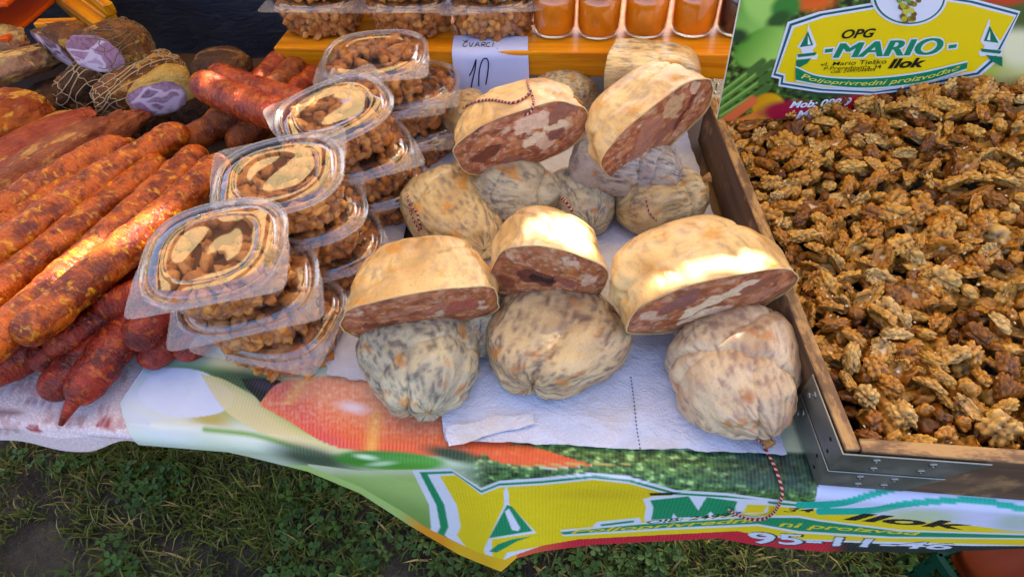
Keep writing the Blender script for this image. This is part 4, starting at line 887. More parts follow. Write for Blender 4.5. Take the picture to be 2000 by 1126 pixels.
# ================================================================ SMOKED MEAT
def lump_meat(name, label, e0, z0, e1, z1, W, H, mat, seed, cat='smoked meat', lump=0.12, e=0.75, cut=None, netted=False, taper=0.0, roll=0.0, netmat=None, cell=0.018, turn=-1.25):
    A = at(*e0, z0); B = at(*e1, z1); L = np.linalg.norm(B - A)
    nu, nv = 64, 56; V = np.zeros((nu, nv, 3)); s0 = -1.0 if not cut else -0.72
    def P(ph, th):
        cx = math.sin(ph); r = math.cos(ph); p = Vector((cx, r * math.cos(th), r * math.sin(th)))
        q = [math.copysign(abs(t) ** e, t) for t in p]; k = 1 + lump * fbm(p, 1.7, 4, seed) + 0.035 * fbm(p, 7.0, 3, seed + 2)
        tp = 1 + taper * cx
        return (q[0] * L / 2 * k, q[1] * W / 2 * k * tp, q[2] * H / 2 * k * tp)
    lo = -math.pi / 2 if not cut else -0.72
    for i in range(nu):
        ph = lo + (math.pi / 2 - lo) * (i + (0.3 if not cut else 0)) / (nu - 0.5)
        for j in range(nv): V[i, j] = P(ph, 2 * math.pi * j / nv)
    if cut:
        x0 = V[0, :, 0].mean(); V[0, :, 0] = x0
        sh = np.clip((V[:, :, 0] - x0) / (L * .8), 0, 1); V[:, :, 0] = V[:, :, 0] + turn * V[:, :, 1] * (1 - sh)
    F = [tuple(f) for f in grid_faces(nu, nv, wrap_v=True)]; F.append(tuple((nu - 1) * nv + j for j in range(nv)))
    if not cut: F.append(tuple(range(nv))[::-1])
    root = empty(name, (A + B) / 2, frame(B - A, roll=roll)); V += np.array([[0.0, 1, 1]]) * 0; obj('crust', new_mesh('crust', V.reshape(-1, 3), F, mat), root)
    if cut:
        nr, nc = 40, 120; rim = [np.array(P(lo, 2 * math.pi * j / nc)) for j in range(nc)]; rad = np.linspace(1, 0, nr)
        Q = np.array([[r * a for a in rim] for r in rad]); Q[:, :, 0] = x0 + turn * Q[:, :, 1] - 0.0004
        R3 = np.repeat(rad, nc); Q = Q.reshape(-1, 3); Q[:, 0] -= 0.004 * (1 - R3 ** 2.5)
        U, Vv = Q[:, 1], Q[:, 2]; RR = np.random.default_rng(seed); n = cut['n']
        wx = np.array([fbm((a, b, 0.3), 40, 3, seed) for a, b in zip(U, Vv)]) * 0.008; S = np.stack([RR.uniform(-W * .4, W * .4, n), RR.uniform(-H * .4, H * .4, n)], 1)
        D = np.hypot(U[:, None] + wx[:, None] - S[None, :, 0], Vv[:, None] - wx[:, None] - S[None, :, 1]); k = D.argmin(1); d2 = np.partition(D, 1, axis=1)
        eg = (1 - sstep(cut['w'] * 0.5, cut['w'], (d2[:, 1] - d2[:, 0]) * (1 + 40 * wx)))[:, None]
        base = np.array([SR(*c) for c in cut['meat']])[RR.integers(0, len(cut['meat']), n)][k]; c = base * (1 - eg) + SR(*cut['fat']) * eg
        ed = sstep(0.86, 0.96, R3)[:, None]; c = c * (1 - ed * 0.7) + SR(*cut['edge']) * ed * 0.7
        obj('cut_face', new_mesh('cut_face', Q, grid_faces(nr, nc, wrap_v=True), M['meat_cut'], col=c), root)
    if netted:
        VV = []; FF = []; turns = max(4, int(math.pi * (W + H) / 2 / cell)); rows = int(L / cell)
        def add(pts, r=0.0009):
            Vn, Fn = tube_np(np.array(pts), r, 4, False); o_ = len(VV); VV.extend(Vn.tolist()); FF.extend([tuple(i + o_ for i in f) for f in Fn])
        hi = math.pi / 2 * 0.94
        for q in range(turns):
            th0 = 2 * math.pi * q / turns
            add([np.array(P(lo + (hi - lo) * t, th0 + 0.25 * math.sin(t * 9 + q))) * 1.012 for t in np.linspace(0.0 if cut else 0.06, 1, 34)])
        for rr_ in range(1, rows):
            ph = lo + (hi - lo) * rr_ / rows
            add([np.array(P(ph + 0.05 * math.sin(t * turns / 1.0), t)) * 1.014 for t in np.linspace(0, 2 * math.pi, 48)])
        obj('net', new_mesh('net', VV, FF, netmat or M['net']), root)
    tag(root, label, cat, 'smoked meats'); return root
PURP = dict(n=9, w=.004, meat=[(150, 110, 136), (138, 98, 122), (166, 126, 152), (122, 84, 110)], fat=(216, 190, 208), edge=(110, 80, 92))
DPUR = dict(n=8, w=.005, meat=[(92, 52, 74), (106, 58, 80), (76, 44, 66)], fat=(206, 176, 190), edge=(80, 60, 70))
LPUR = dict(n=7, w=.0042, meat=[(190, 154, 180), (166, 112, 140), (180, 140, 166), (136, 78, 104)], fat=(226, 204, 216), edge=(170, 120, 130))
netd = NM('smoky_net_twine', 0.8, srgb(120, 96, 66)).m
lump_meat('smoked_ham', 'smoked pork slab with pale fat and violet rind at the far left', (-90, 165), Z(.10), (118, 100), Z(.12), .19, .05, M['ham_pale'], 81, roll=-.35, e=.6)
lump_meat('smoked_ham', 'lumpy pale smoked piece at the very left edge behind the slab', (-60, 82), Z(.13), (50, 78), Z(.13), .06, .05, M['ham_pale'], 82)
lump_meat('smoked_neck', 'netted smoked neck with a dark violet cut face at the top left', (92, 100), Z(.145), (200, 88), Z(.145), .070, .078, M['ham_brown'], 83, cut=DPUR, roll=.2)
lump_meat('smoked_neck', 'netted smoked neck with a pale pink cut face, topmost of the pile', (168, 110), Z(.160), (296, 78), Z(.155), .070, .082, M['ham_brown'], 84, cut=LPUR, netted=True, netmat=netd, cell=.016)
lump_meat('smoked_neck', 'dark netted smoked roll with pale strings hanging below the cut pair', (128, 205), Z(.075), (205, 130), Z(.12), .070, .068, M['ham_dark'], 85, netted=True)
lump_meat('smoked_neck', 'long netted smoked roll with a golden side in the middle of the pile', (192, 212), Z(.09), (352, 118), Z(.12), .074, .070, M['ham_brown'], 86, netted=True, cell=.014)
lump_meat('smoked_neck', 'golden smoked neck with a violet round cut face towards the front', (300, 200), Z(.115), (368, 150), Z(.12), .066, .072, M['ham_gold'], 87, cut=PURP)
lump_meat('smoked_ham', 'dark hairy smoked piece below the golden neck', (340, 235), Z(.06), (440, 170), Z(.08), .085, .085, M['ham_dark'], 88)
lump_meat('smoked_ham', 'brown dry smoked piece behind the crossed glossy sausages', (380, 135), Z(.13), (485, 130), Z(.13), .085, .055, M['ham_dark'], 89, lump=.08)
lump_meat('smoked_ham', 'dark smoked piece in the shadow under the pale slab', (60, 220), Z(.06), (200, 180), Z(.06), .12, .08, M['ham_dark'], 90)
lump_meat('smoked_ham', 'dark smoked piece in the hollow under the violet round face', (255, 270), Z(.045), (350, 200), Z(.05), .10, .07, M['ham_dark'], 91)
lump_meat('smoked_bacon', 'orange brown smoked loin at the left edge below the pale slab', (-80, 290), Z(.105), (88, 195), Z(.11), .105, .075, M['bacon_orange'], 92, cat='bacon')
lump_meat('smoked_bacon', 'broad red smoked slab with a yellow fat spot', (-120, 400), Z(.095), (190, 235), Z(.09), .105, .060, M['bacon_red'], 93, cat='bacon', lump=.13, e=.6)
lump_meat('smoked_bacon', 'narrow dry smoked slab with a red knob end beside the sausages', (-130, 470), Z(.085), (262, 225), Z(.10), .078, .064, M['bacon_brown'], 94, cat='bacon', lump=.20, e=.8)
lump_meat('smoked_bacon', 'red slab edge under the broad red smoked slab', (-80, 330), Z(.055), (140, 225), Z(.055), .09, .05, M['bacon_red'], 95, cat='bacon')
# ================================================================ CRACKLINGS TUBS
LA, LB, TH = 0.079, 0.069, 0.060        # half length, half width of the lid oval, stacking height
def sup(th, a, b, n):
    c_, s_ = abs(math.cos(th)), abs(math.sin(th)); return 1.0 / ((c_ / a) ** n + (s_ / b) ** n) ** (1.0 / n)
NT = 112; THS = [2 * math.pi * j / NT for j in range(NT)]
def ring(k, z, n=2.7): return [(sup(t, LA, LB, n) * k * math.cos(t), sup(t, LA, LB, n) * k * math.sin(t), z) for t in THS]
def flange(z, ext=0.004):
    out = []
    for t in THS:
        r0 = sup(t, LA + ext, LB + ext, 2.7); r1 = sup(t, LA + ext + .003, LB + ext + .0005, 16.0)
        k = float(sstep(-0.05, 0.25, -math.sin(t))); r = r0 * (1 - k) + r1 * k; out.append((r * math.cos(t), r * math.sin(t), z))
    return out
def fix_n(me):
    bm = bmesh.new(); bm.from_mesh(me); bmesh.ops.recalc_face_normals(bm, faces=bm.faces[:]); bm.to_mesh(me); bm.free(); return me
def lid_mesh():
    prof = [('f', 0, 0.0), ('r', 1.035, 0.0), ('r', 1.012, .0042), ('r', .985, .0052), ('r', .962, .0040), ('r', .945, .0006), ('r', .920, -.0012), ('r', .895, .0014), ('r', .875, .0040), ('r', .840, .0056), ('r', .70, .0062), ('r', .64, .0064), ('r', .625, .0054), ('r', .610, .0052), ('r', .40, .0058), ('r', .15, .0060)]
    V = []; 
    for ty, k, z in prof: V += flange(z) if ty == 'f' else ring(k, z, 2.7 if k > .8 else 2.7 - (0.8 - k) * .5)
    F = [tuple(f) for f in grid_faces(len(prof), NT, wrap_v=True)]; n = len(prof)
    F.append(tuple((n - 1) * NT + j for j in range(NT)))
    mi = []
    for i in range(n - 1):
        for j in range(NT):
            s = -math.sin(THS[j]); c_ = abs(math.cos(THS[j]))
            mi.append(2 if (i == 0 and s > .25 and c_ > .25) else (1 if i < 5 else 0))
    mi.append(0)
    return fix_n(new_mesh('lid', V, F, [M['clear'], M['rim'], M['tab']], midx=mi))
def tub_mesh():
    prof = [(1.03, -.0012), (.965, -.0016), (.945, -.006), (.925, -.012), (.90, -.020), (.875, -.030), (.85, -.040), (.83, -.047), (.80, -.0505), (.74, -.0520), (.5, -.0520), (.15, -.0520)]
    V = []
    for i, (k, z) in enumerate(prof):
        rr = ring(k, z)
        if 2 <= i <= 7:
            rr = [(x * (1 + (.013 * (1 if (j // 2) % 2 else -1)) * (1 if abs(math.sin(THS[j] * 2)) > .35 or True else 0)), y * (1 + .013 * (1 if (j // 2) % 2 else -1)), z) for j, (x, y, z) in enumerate(rr)]
        V += rr
    F = [tuple(f) for f in grid_faces(len(prof), NT, wrap_v=True)]; F.append(tuple((len(prof) - 1) * NT + j for j in range(NT))[::-1])
    mi = [1 if i < NT else 0 for i in range(len(F))]
    return fix_n(new_mesh('tub', V, F, [M['clear_side'], M['rim']], midx=mi))
LID, TUB = lid_mesh(), tub_mesh()
def set_attr(me, name, vals):
    a = me.attributes.new(name, 'FLOAT', 'POINT'); a.data.foreach_set('value', np.asarray(vals, dtype=np.float32))
def ico(sub):
    bm = bmesh.new(); bmesh.ops.create_icosphere(bm, subdivisions=sub, radius=1.0); bm.verts.ensure_lookup_table()
    V = np.array([v.co[:] for v in bm.verts]); F = np.array([[v.index for v in f.verts] for f in bm.faces]); bm.free(); return V, F
IV, IF = ico(2)
CRV = []
for k in range(9):
    rr = random.Random(k + 50); a, b, c_ = rr.uniform(.009, .0165), rr.uniform(.0062, .0105), rr.uniform(.005, .0085); bend = rr.uniform(-.5, .5)
    Q = []
    for p in IV:
        d = 1 + .42 * fbm(p, 1.5, 3, k) + .18 * fbm(p, 4.0, 2, k + 3); x, y, z = p[0] * a * d, p[1] * b * d, p[2] * c_ * d; Q.append((x, y + bend * x * x / a * .9, z + .2 * bend * x))
    CRV.append(np.array(Q))
CRM = []
for k, Q in enumerate(CRV):
    me = new_mesh('crackling', Q, IF, M['crackling']); CRM.append(me)
def rot_random(R):
    q = R.normal(size=4); q /= np.linalg.norm(q); w_, x, y, z = q
    return np.array([[1 - 2 * (y * y + z * z), 2 * (x * y - z * w_), 2 * (x * z + y * w_)], [2 * (x * y + z * w_), 1 - 2 * (x * x + z * z), 2 * (y * z - x * w_)], [2 * (x * z - y * w_), 2 * (y * z + x * w_), 1 - 2 * (x * x + y * y)]])
def piece_layout(seed):
    "positions / rotations of crackling pieces in one tub (tub frame, lid plane at z=0)"
    R = np.random.default_rng(seed); out = []
    for lay, (z, k) in enumerate([(-.0445, .735), (-.034, .765), (-.0235, .80), (-.0135, .83)]):
        n = 27
        for i in range(n):
            t = 2 * math.pi * (i + R.uniform(-.35, .35)) / n; r = sup(t, LA, LB, 2.7) * k * R.uniform(.96, 1.0)
            rt = rot_random(R); out.append((np.array([r * math.cos(t), r * math.sin(t), z + R.uniform(-.0025, .0025)]), rt, int(R.integers(9)), 0))
    n = 0
    while n < 42 + 0:
        x, y = R.uniform(-LA, LA) * .82, R.uniform(-LB, LB) * .82
        if math.hypot(x, y) > sup(math.atan2(y, x), LA, LB, 2.5) * .80: continue
        az = R.uniform(0, 6.28); ca, sa = math.cos(az), math.sin(az); rt = np.array([[ca, -sa, 0], [sa, ca, 0], [0, 0, 1]]) @ np.array([[1, 0, 0], [0, math.cos(.5), -math.sin(.5)], [0, math.sin(.5), math.cos(.5)]])
        out.append((np.array([x, y, -.0065 + R.uniform(-.003, .0025)]), rt, int(R.integers(9)), 1)); n += 1
    return out
def core_np():
    V = []
    for k, z in [(.10, -.010), (.70, -.011), (.73, -.02), (.70, -.035), (.66, -.0475), (.10, -.0490)]: V += ring(k, z)
    return np.array(V), grid_faces(6, NT, wrap_v=True)
def filling_mesh(seed):
    VV = []; FF = []; TT = []; off = 0
    for (p, rt, k, top) in piece_layout(seed):
        VV.append(CRV[k] @ rt.T + p); FF.append(IF + off); TT.append(np.full(len(IV), random.Random(off + seed).random())); off += len(IV)
    n = sum(len(f) for f in FF)
    cv, cf = core_np(); tri = np.concatenate([cf[:, [0, 1, 2]], cf[:, [0, 2, 3]]]) + off
    me = new_mesh('pork_cracklings', np.concatenate(VV + [cv]), np.concatenate(FF + [tri]), [M['crackling'], M['crack_core']], midx=[0] * n + [1] * len(tri))
    set_attr(me, 'tint', np.concatenate(TT + [np.zeros(len(cv))])); return me
FILL = [filling_mesh(s) for s in (1, 2, 3, 4)]
cvc, cfc = core_np(); CORE = new_mesh('cracklings_heart', cvc, cfc, M['crack_core'])
TUBN = [0]
def tub(label, px, py, lid_h, yaw, tilt=(0, 0), individual=False, where=''):
    "px,py = lid centre in the photograph, lid_h = lid height above the table"
    p = at(px, py, T + lid_h); return tub_at(label, p, yaw, tilt, individual, where)
def tub_at(label, p, yaw, tilt=(0, 0), individual=False, where=''):
    m3 = (Matrix.Rotation(math.radians(tilt[0]), 3, 'X') @ Matrix.Rotation(math.radians(tilt[1]), 3, 'Y') @ Matrix.Rotation(math.radians(yaw), 3, 'Z'))
    root = empty('cracklings_tub', p, m3); obj('tub', TUB, root); obj('lid', LID, root)
    tag(root, label, 'plastic tub', 'clear tubs of cracklings'); TUBN[0] += 1; k = TUBN[0]
    if individual:
        c = place(obj('pork_cracklings', CORE), p, m3); tag(c, 'brown cracklings deep inside the ' + where, 'cracklings', kind='stuff')
        mw = Matrix.Translation(Vector(p)) @ m3.to_4x4()
        lay = piece_layout(100 + k); R = random.Random(k)
        for (q, rt, v, top) in lay:
            o = obj('crackling', CRM[v]); o.matrix_world = mw @ (Matrix.Translation(Vector(q)) @ Matrix(rt.tolist()).to_4x4())
            tag(o, ('fried crackling piece under the lid of the ' if top else 'fried crackling piece along the wall of the ') + where, 'crackling', 'cracklings in the ' + where)
    else:
        f = place(obj('pork_cracklings', FILL[k % 4]), p, m3); tag(f, 'brown pork cracklings filling the ' + where, 'cracklings', kind='stuff')
    return root
def stack(px, py, n, yaws, tilts, jit, labels, wheres, ind=()):
    "px,py is the top lid; the stack goes straight down from there"
    top = at(px, py, T + n * TH - .003)
    for i in range(n):
        lvl = n - i; p = np.array([top[0] + jit[i][0], top[1] + jit[i][1], T + lvl * TH - .003 + (0.003 if i == 0 else 0)])
        tub_at(labels[i], p, yaws[i], tilts[i], i in ind, wheres[i])
stack(420, 492, 3, [14, 20, -8], [(7, -3), (2, 1), (0, 0)], [(0, 0), (.012, .004), (.026, .006)],
      ['clear tub of cracklings topping the front tower', 'second tub from the top of the front tower of cracklings', 'lowest tub of the front tower, on the banner'],
      ['top front tub', 'second tub of the front tower', 'lowest tub of the front tower'], ind=(0,))
stack(545, 345, 3, [198, 205, 25], [(4, -2), (1, 2), (0, 0)], [(0, 0), (.010, .004), (.020, .004)],
      ['clear tub of cracklings topping the second tower from the front', 'middle tub of the second tower from the front', 'lowest tub of the second tower, beside the paper strip'],
      ['top tub of the second tower', 'middle tub of the second tower', 'lowest tub of the second tower'], ind=(0,))
stack(652, 221, 3, [215, 28, 20], [(6, -4), (2, 2), (0, 0)], [(0, 0), (.016, .0), (.028, .002)],
      ['clear tub of cracklings topping the third tower', 'middle tub of the third tower, tilted', 'lowest tub of the third tower'],
      ['top tub of the third tower', 'middle tub of the third tower', 'lowest tub of the third tower'])
stack(733, 112, 3, [8, 15, 10], [(2, 0), (1, 2), (0, 0)], [(0, 0), (.010, -.004), (.022, -.008)],
      ['clear tub of cracklings topping the tower nearest the shelf', 'middle tub of the tower nearest the shelf', 'lowest tub of the tower nearest the shelf'],
      ['top tub of the tower by the shelf', 'middle tub of the tower by the shelf', 'lowest tub of the tower by the shelf'])
stack(800, 168, 2, [5, 12], [(0, 0), (0, 0)], [(0, 0), (.006, 0)],
      ['shaded tub of cracklings left of the price note', 'shaded lower tub hidden under the one left of the price note'], ['shaded tub by the price note', 'shaded lower tub by the price note'])

# ================================================================ PINE SHELF WITH TUBS AND JARS
SHZ = T + 0.14; c0 = at(533, 94, SHZ); c1 = at(1432, 108, SHZ)
sdir = (c1 - c0); sdir[2] = 0; SL = np.linalg.norm(sdir) + .04; sdir /= np.linalg.norm(sdir); sn = np.array([-sdir[1], sdir[0], 0])
sroot = empty('pine_shelf', (c0[0], c0[1], T + .004), frame(sdir))
pk = obj('plank', box_mesh('plank', SL, .215, .042, M['pine'], .003, 2), sroot); pk.location = (SL / 2, .1075, .136 - .042)
pk2 = obj('plank', box_mesh('plank', SL, .17, .042, M['pine'], .003, 2), sroot); pk2.location = (SL / 2, .1075 + .21, .136 - .042)
for xx in (.055, SL - .12):
    l = obj('foot_block', box_mesh('foot_block', .045, .36, .094, M['pine_y'], .003), sroot); l.location = (xx, .20, -.001)
tag(sroot, 'varnished pine shelf holding tubs of cracklings and jars', 'shelf')
def on_shelf(px, py, h=0.0): return at(px, py, SHZ + h)
sh = [(622, -2), (800, -2), (962, -2)]
for i, (px, py) in enumerate(sh):
    nm = ['left', 'middle', 'right'][i]; p = at(px, py - 10, SHZ + .0535); ya = [-4, -2, 4][i] + 2
    tub_at('lower tub of the ' + nm + ' pair on the pine shelf', p, ya, (0, 0), False, 'lower tub of the %s pair on the shelf' % nm)
    tub_at('upper tub of the %s pair on the pine shelf, cut by the frame' % nm, p + np.array([.004, .006, .0605]), ya + 4, (0, 0), False, 'upper tub of the %s pair on the shelf' % nm)
def jam(c):
    m = NM('jam_fill', 0.12, c); n = m.noise(m.co(), 30, 3); m.color(m.mix(m.ramp(n, .3, .7), tuple(.8 * x for x in c), c)); m.b.inputs['Coat Weight'].default_value = 1.0; m.b.inputs['Coat Roughness'].default_value = .04; return m.m
M['jam'] = jam(srgb(240, 132, 10)); M['plum'] = jam(srgb(46, 26, 38)); M['jarglass'] = plastic('jar_glass', 0.0, 1.5, 0.02)
M['lidred'] = NM('jar_lid_paint', .35, srgb(150, 90, 30), metal=.3).m
def lathe(name, prof, mat, n=40):
    V = []; 
    for r, z in prof: V += [(r * math.cos(2 * math.pi * j / n), r * math.sin(2 * math.pi * j / n), z) for j in range(n)]
    F = [tuple(f) for f in grid_faces(len(prof), n, wrap_v=True)]; F.append(tuple(range(n))[::-1]); F.append(tuple((len(prof) - 1) * n + j for j in range(n)))
    return fix_n(new_mesh(name, V, F, mat))
rj = .0365
GL = lathe('glass', [(rj * .80, .0005), (rj * .93, .003), (rj, .010), (rj, .055), (rj * .96, .062), (rj * .86, .068), (rj * .84, .074)], M['jarglass'])
JF = lathe('filling', [(rj * .76, .004), (rj * .88, .006), (rj * .955, .012), (rj * .955, .054), (rj * .91, .0605), (rj * .82, .066)], M['jam']); JP = JF.copy(); JP.materials[0] = M['plum']
JL = lathe('lid', [(rj * .90, .070), (rj * .92, .071), (rj * .92, .084), (rj * .89, .0855), (rj * .3, .0860)], M['lidred'])
for i, px in enumerate((1083, 1168, 1258, 1350, 1440)):
    p = at(px, [62, 64, 62, 60, 60][i] - 2, SHZ + .0015); r = empty('jam_jar', p)
    obj('glass', GL, r); obj('filling', JF if i < 4 else JP, r); obj('lid', JL, r)
    tag(r, ['orange jam jar nearest the tubs on the shelf', 'second orange jam jar from the tubs', 'third orange jam jar from the tubs', 'orange jam jar next to the dark jar', 'dark plum jam jar half hidden behind the sign'][i], 'jar', 'jam jars on the shelf')

# ================================================================ PRICE NOTE
def note():
    fold = .004; pTL = at(892, 72, SHZ + .0015); pTR = at(1034, 62, SHZ + .0015)
    a = np.array(sdir); wdt = .128; e0 = c0 + sdir * ((pTL - c0) @ sdir); V = []; nu, nv = 14, 30
    back = .045; drop = .150
    for i in range(nu):
        u = i / (nu - 1)
        for j in range(nv):
            s = j / (nv - 1) * (back + drop) - back
            p = e0 + sdir * (u * wdt + .006 * math.sin(s * 20))
            if s < 0: q = p + sn * (-s + .0035) + [0, 0, .0022]
            else:
                q = p + sn * (.0035 - .006 * min(1, s / .008)) + [0, 0, .0022 - s]; q = q - sn * (.18 * s + .004 * math.sin(u * 5 + s * 22))
                q = q + sdir * (-.06 * s)
            V.append(q)
    return np.array(V), nu, nv, e0
nV, nu, nv, ne0 = note(); nm_ = NM('note_paper', .75, srgb(196, 204, 244)); 
no = obj('price_note', new_mesh('price_note', nV, grid_faces(nu, nv), nm_.m)); tag(no, 'white handwritten paper price note hanging from the pine shelf', 'price note')
bpy.context.view_layer.update()
ink = NM('marker_ink', .6, (.012, .012, .02)).m
def stroke(pts, w, k=24):
    P = smooth_path(np.array([surf(x, y, .0007, no) for x, y in pts]), k); V, F = tube_np(P, w, 5); return V, F
def strokes(name, lst, w, parent):
    VV = []; FF = []
    for s in lst:
        V, F = stroke(s, w); o_ = len(VV); VV += V.tolist(); FF += [tuple(i + o_ for i in f) for f in F]
    obj(name, new_mesh(name, VV, FF, ink), parent)
strokes('digits', [[(917, 148), (923, 136), (930, 116)], [(930, 116), (928, 135), (922, 160), (920, 178)], [(935, 168), (936, 140), (942, 118), (950, 114), (954, 122), (953, 140), (949, 165)]], .0011, no)
lt = [[(914, 83), (908, 84), (904, 90), (908, 92), (913, 90)], [(905, 80), (909, 82), (914, 79)], [(917, 84), (919, 92), (925, 84)], [(927, 92), (933, 84), (936, 92)], [(929, 89), (935, 89)], [(940, 92), (942, 84), (948, 85), (946, 88), (941, 88), (948, 92)], [(957, 84), (952, 85), (950, 90), (953, 92), (957, 91)], [(964, 84), (962, 92)], [(971, 95), (972, 96)]]
strokes('lettering', lt, .0006, no)

# ================================================================ LEFT DISPLAY STAND (top left corner)
ls = empty('pine_display_stand', at(120, 60, T + .005))
def board(px0, py0, px1, py1, z, wid, th, mat, name='slat', zz=None):
    A = at(px0, py0, z); B = at(px1, py1, z if zz is None else zz); L = np.linalg.norm(B - A)
    o = obj(name, box_mesh(name, L, wid, th, mat, .002)); o.matrix_world = Matrix.Translation(Vector((A + B) / 2)) @ frame(B - A).to_4x4()
    mw = o.matrix_world.copy(); o.parent = ls; o.matrix_parent_inverse = Matrix.Identity(4); o.matrix_world = mw; return o
bpy.context.view_layer.update()
board(70, -40, 210, 62, T + .150, .030, .022, M['pine'], zz=T + .12); board(105, -40, 226, 50, T + .165, .022, .022, M['pine'], zz=T + .13); board(150, -30, 222, 30, T + .18, .018, .022, M['pine'], zz=T + .155)
board(60, -60, 190, 66, T + .130, .03, .02, M['pine_y'], zz=T + .10)
board(78, 54, 152, 52, T + .17, .02, .012, M['pine'], 'ledge')
board(-160, 30, 92, 20, T + .14, .26, .008, M['orange'], 'panel')
board(-160, -8, 60, -22, T + .19, .16, .008, M['orange'], 'panel')
for q in ((75, 20), (205, 20), (-120, 20)):
    p = at(*q, T + .08); o = obj('post', box_mesh('post', .03, .03, .10, M['pine_y'], .002)); o.matrix_world = Matrix.Translation(Vector((p[0], p[1] + .05, T + .005))); mw = o.matrix_world.copy(); o.parent = ls; bpy.context.view_layer.update(); o.matrix_world = mw
tag(ls, 'varnished pine display stand with orange panels at the top left corner', 'stand')

# dark navy cloth hanging behind the meats
def drape():
    xs = np.linspace(-2.3, -.28, 200); zs = np.linspace(0, 1, 60); V = []
    for x in xs:
        for t in zs:
            z = .02 + t * 1.28; y = 1.16 + .10 * (x + .7) ** 2 + .022 * fbm((x * 3 + t * 2.2, t * 2, 0), 1.5, 4, 2) + .010 * math.sin(x * 22 + 4 * t) - .10 * (1 - t) ** 2 + .012 * abs(fbm((x * 7 + t * 9, t * 3, 3), 1, 2))
            V.append((x, y, z))
    m = NM('navy_cloth', .55, srgb(30, 34, 46)); f = m.noise(m.co(rnd=False), 12, 4); m.color(m.mix(f, srgb(22, 26, 38), srgb(44, 46, 58))); m.bump(m.noise(m.co((1, 1, 3), False), 24, 4, .6, .8), .01, .5)
    tag(obj('dark_drape', new_mesh('dark_drape', V, grid_faces(200, 60), m.m)), 'dark navy cloth behind the smoked meats', 'cloth')
drape()
# ================================================================ WALNUT CRATE
RIM = .088; th = .014
fl = at(1650, 872, T + RIM); bl = at(1381, 192, T + RIM)          # outer rim corners on the left
fl[1] = EDGE - .004; CX1 = .92
frx = np.array([CX1, EDGE - .004, T + RIM]); brk = np.array([CX1, bl[1] + .02, T + RIM])
croot = empty('walnut_crate', (fl[0], fl[1], T + .008))
def cboard(name, a, b, inner, z0, z1):
    "upright board from a to b (outer line), thickness towards inner; worn top edge strip on it"
    a = np.array([a[0], a[1], 0]); b = np.array([b[0], b[1], 0]); d = b - a; L = np.linalg.norm(d); d /= L; n = np.array([-d[1], d[0], 0])
    if n @ (np.array([inner[0], inner[1], 0]) - a) < 0: n = -n
    c = (a + b) / 2 + n * th / 2
    o = obj(name, box_mesh(name, L, th, z1 - z0 - .0004, M['crate'], .0012), croot); o.matrix_world = Matrix.Translation(Vector((c[0], c[1], z0))) @ frame(d).to_4x4()
    e = obj('worn_edge', box_mesh('worn_edge', L - .001, th - .0006, .003, M['crate_edge'], .0008), o); e.location = (0, 0, z1 - z0 - .0016)
    return o
cin = (.5, .55)
Zb = T + .0075
bpy.context.view_layer.update()
def relink(o):
    mw = o.matrix_world.copy(); return o
for (nm, a, b) in (('side_board', fl, bl), ('front_board', frx, fl + np.array([th + .0005, 0, 0])), ('back_board', bl + np.array([th + .001, 0, 0]), brk), ('side_board', frx + np.array([0, th + .0005, 0]), brk - np.array([0, th + .0005, 0]))):
    o = cboard(nm, a, b, cin, Zb, T + RIM); mwl = o.matrix_world.copy(); bpy.context.view_layer.update(); o.matrix_world = mwl
base_pts = [fl + [th, th, 0], frx + [-th, th, 0], brk + [-th, -th, 0], bl + [th, -th, 0]]
bV = [(p[0] - fl[0], p[1] - fl[1], .004) for p in base_pts]; obj('tray_floor', new_mesh('tray_floor', bV, [(0, 1, 2, 3)], M['black_tray'], smooth=False), croot)
tag(croot, 'low wooden crate with steel corner brackets holding walnut kernels', 'crate')
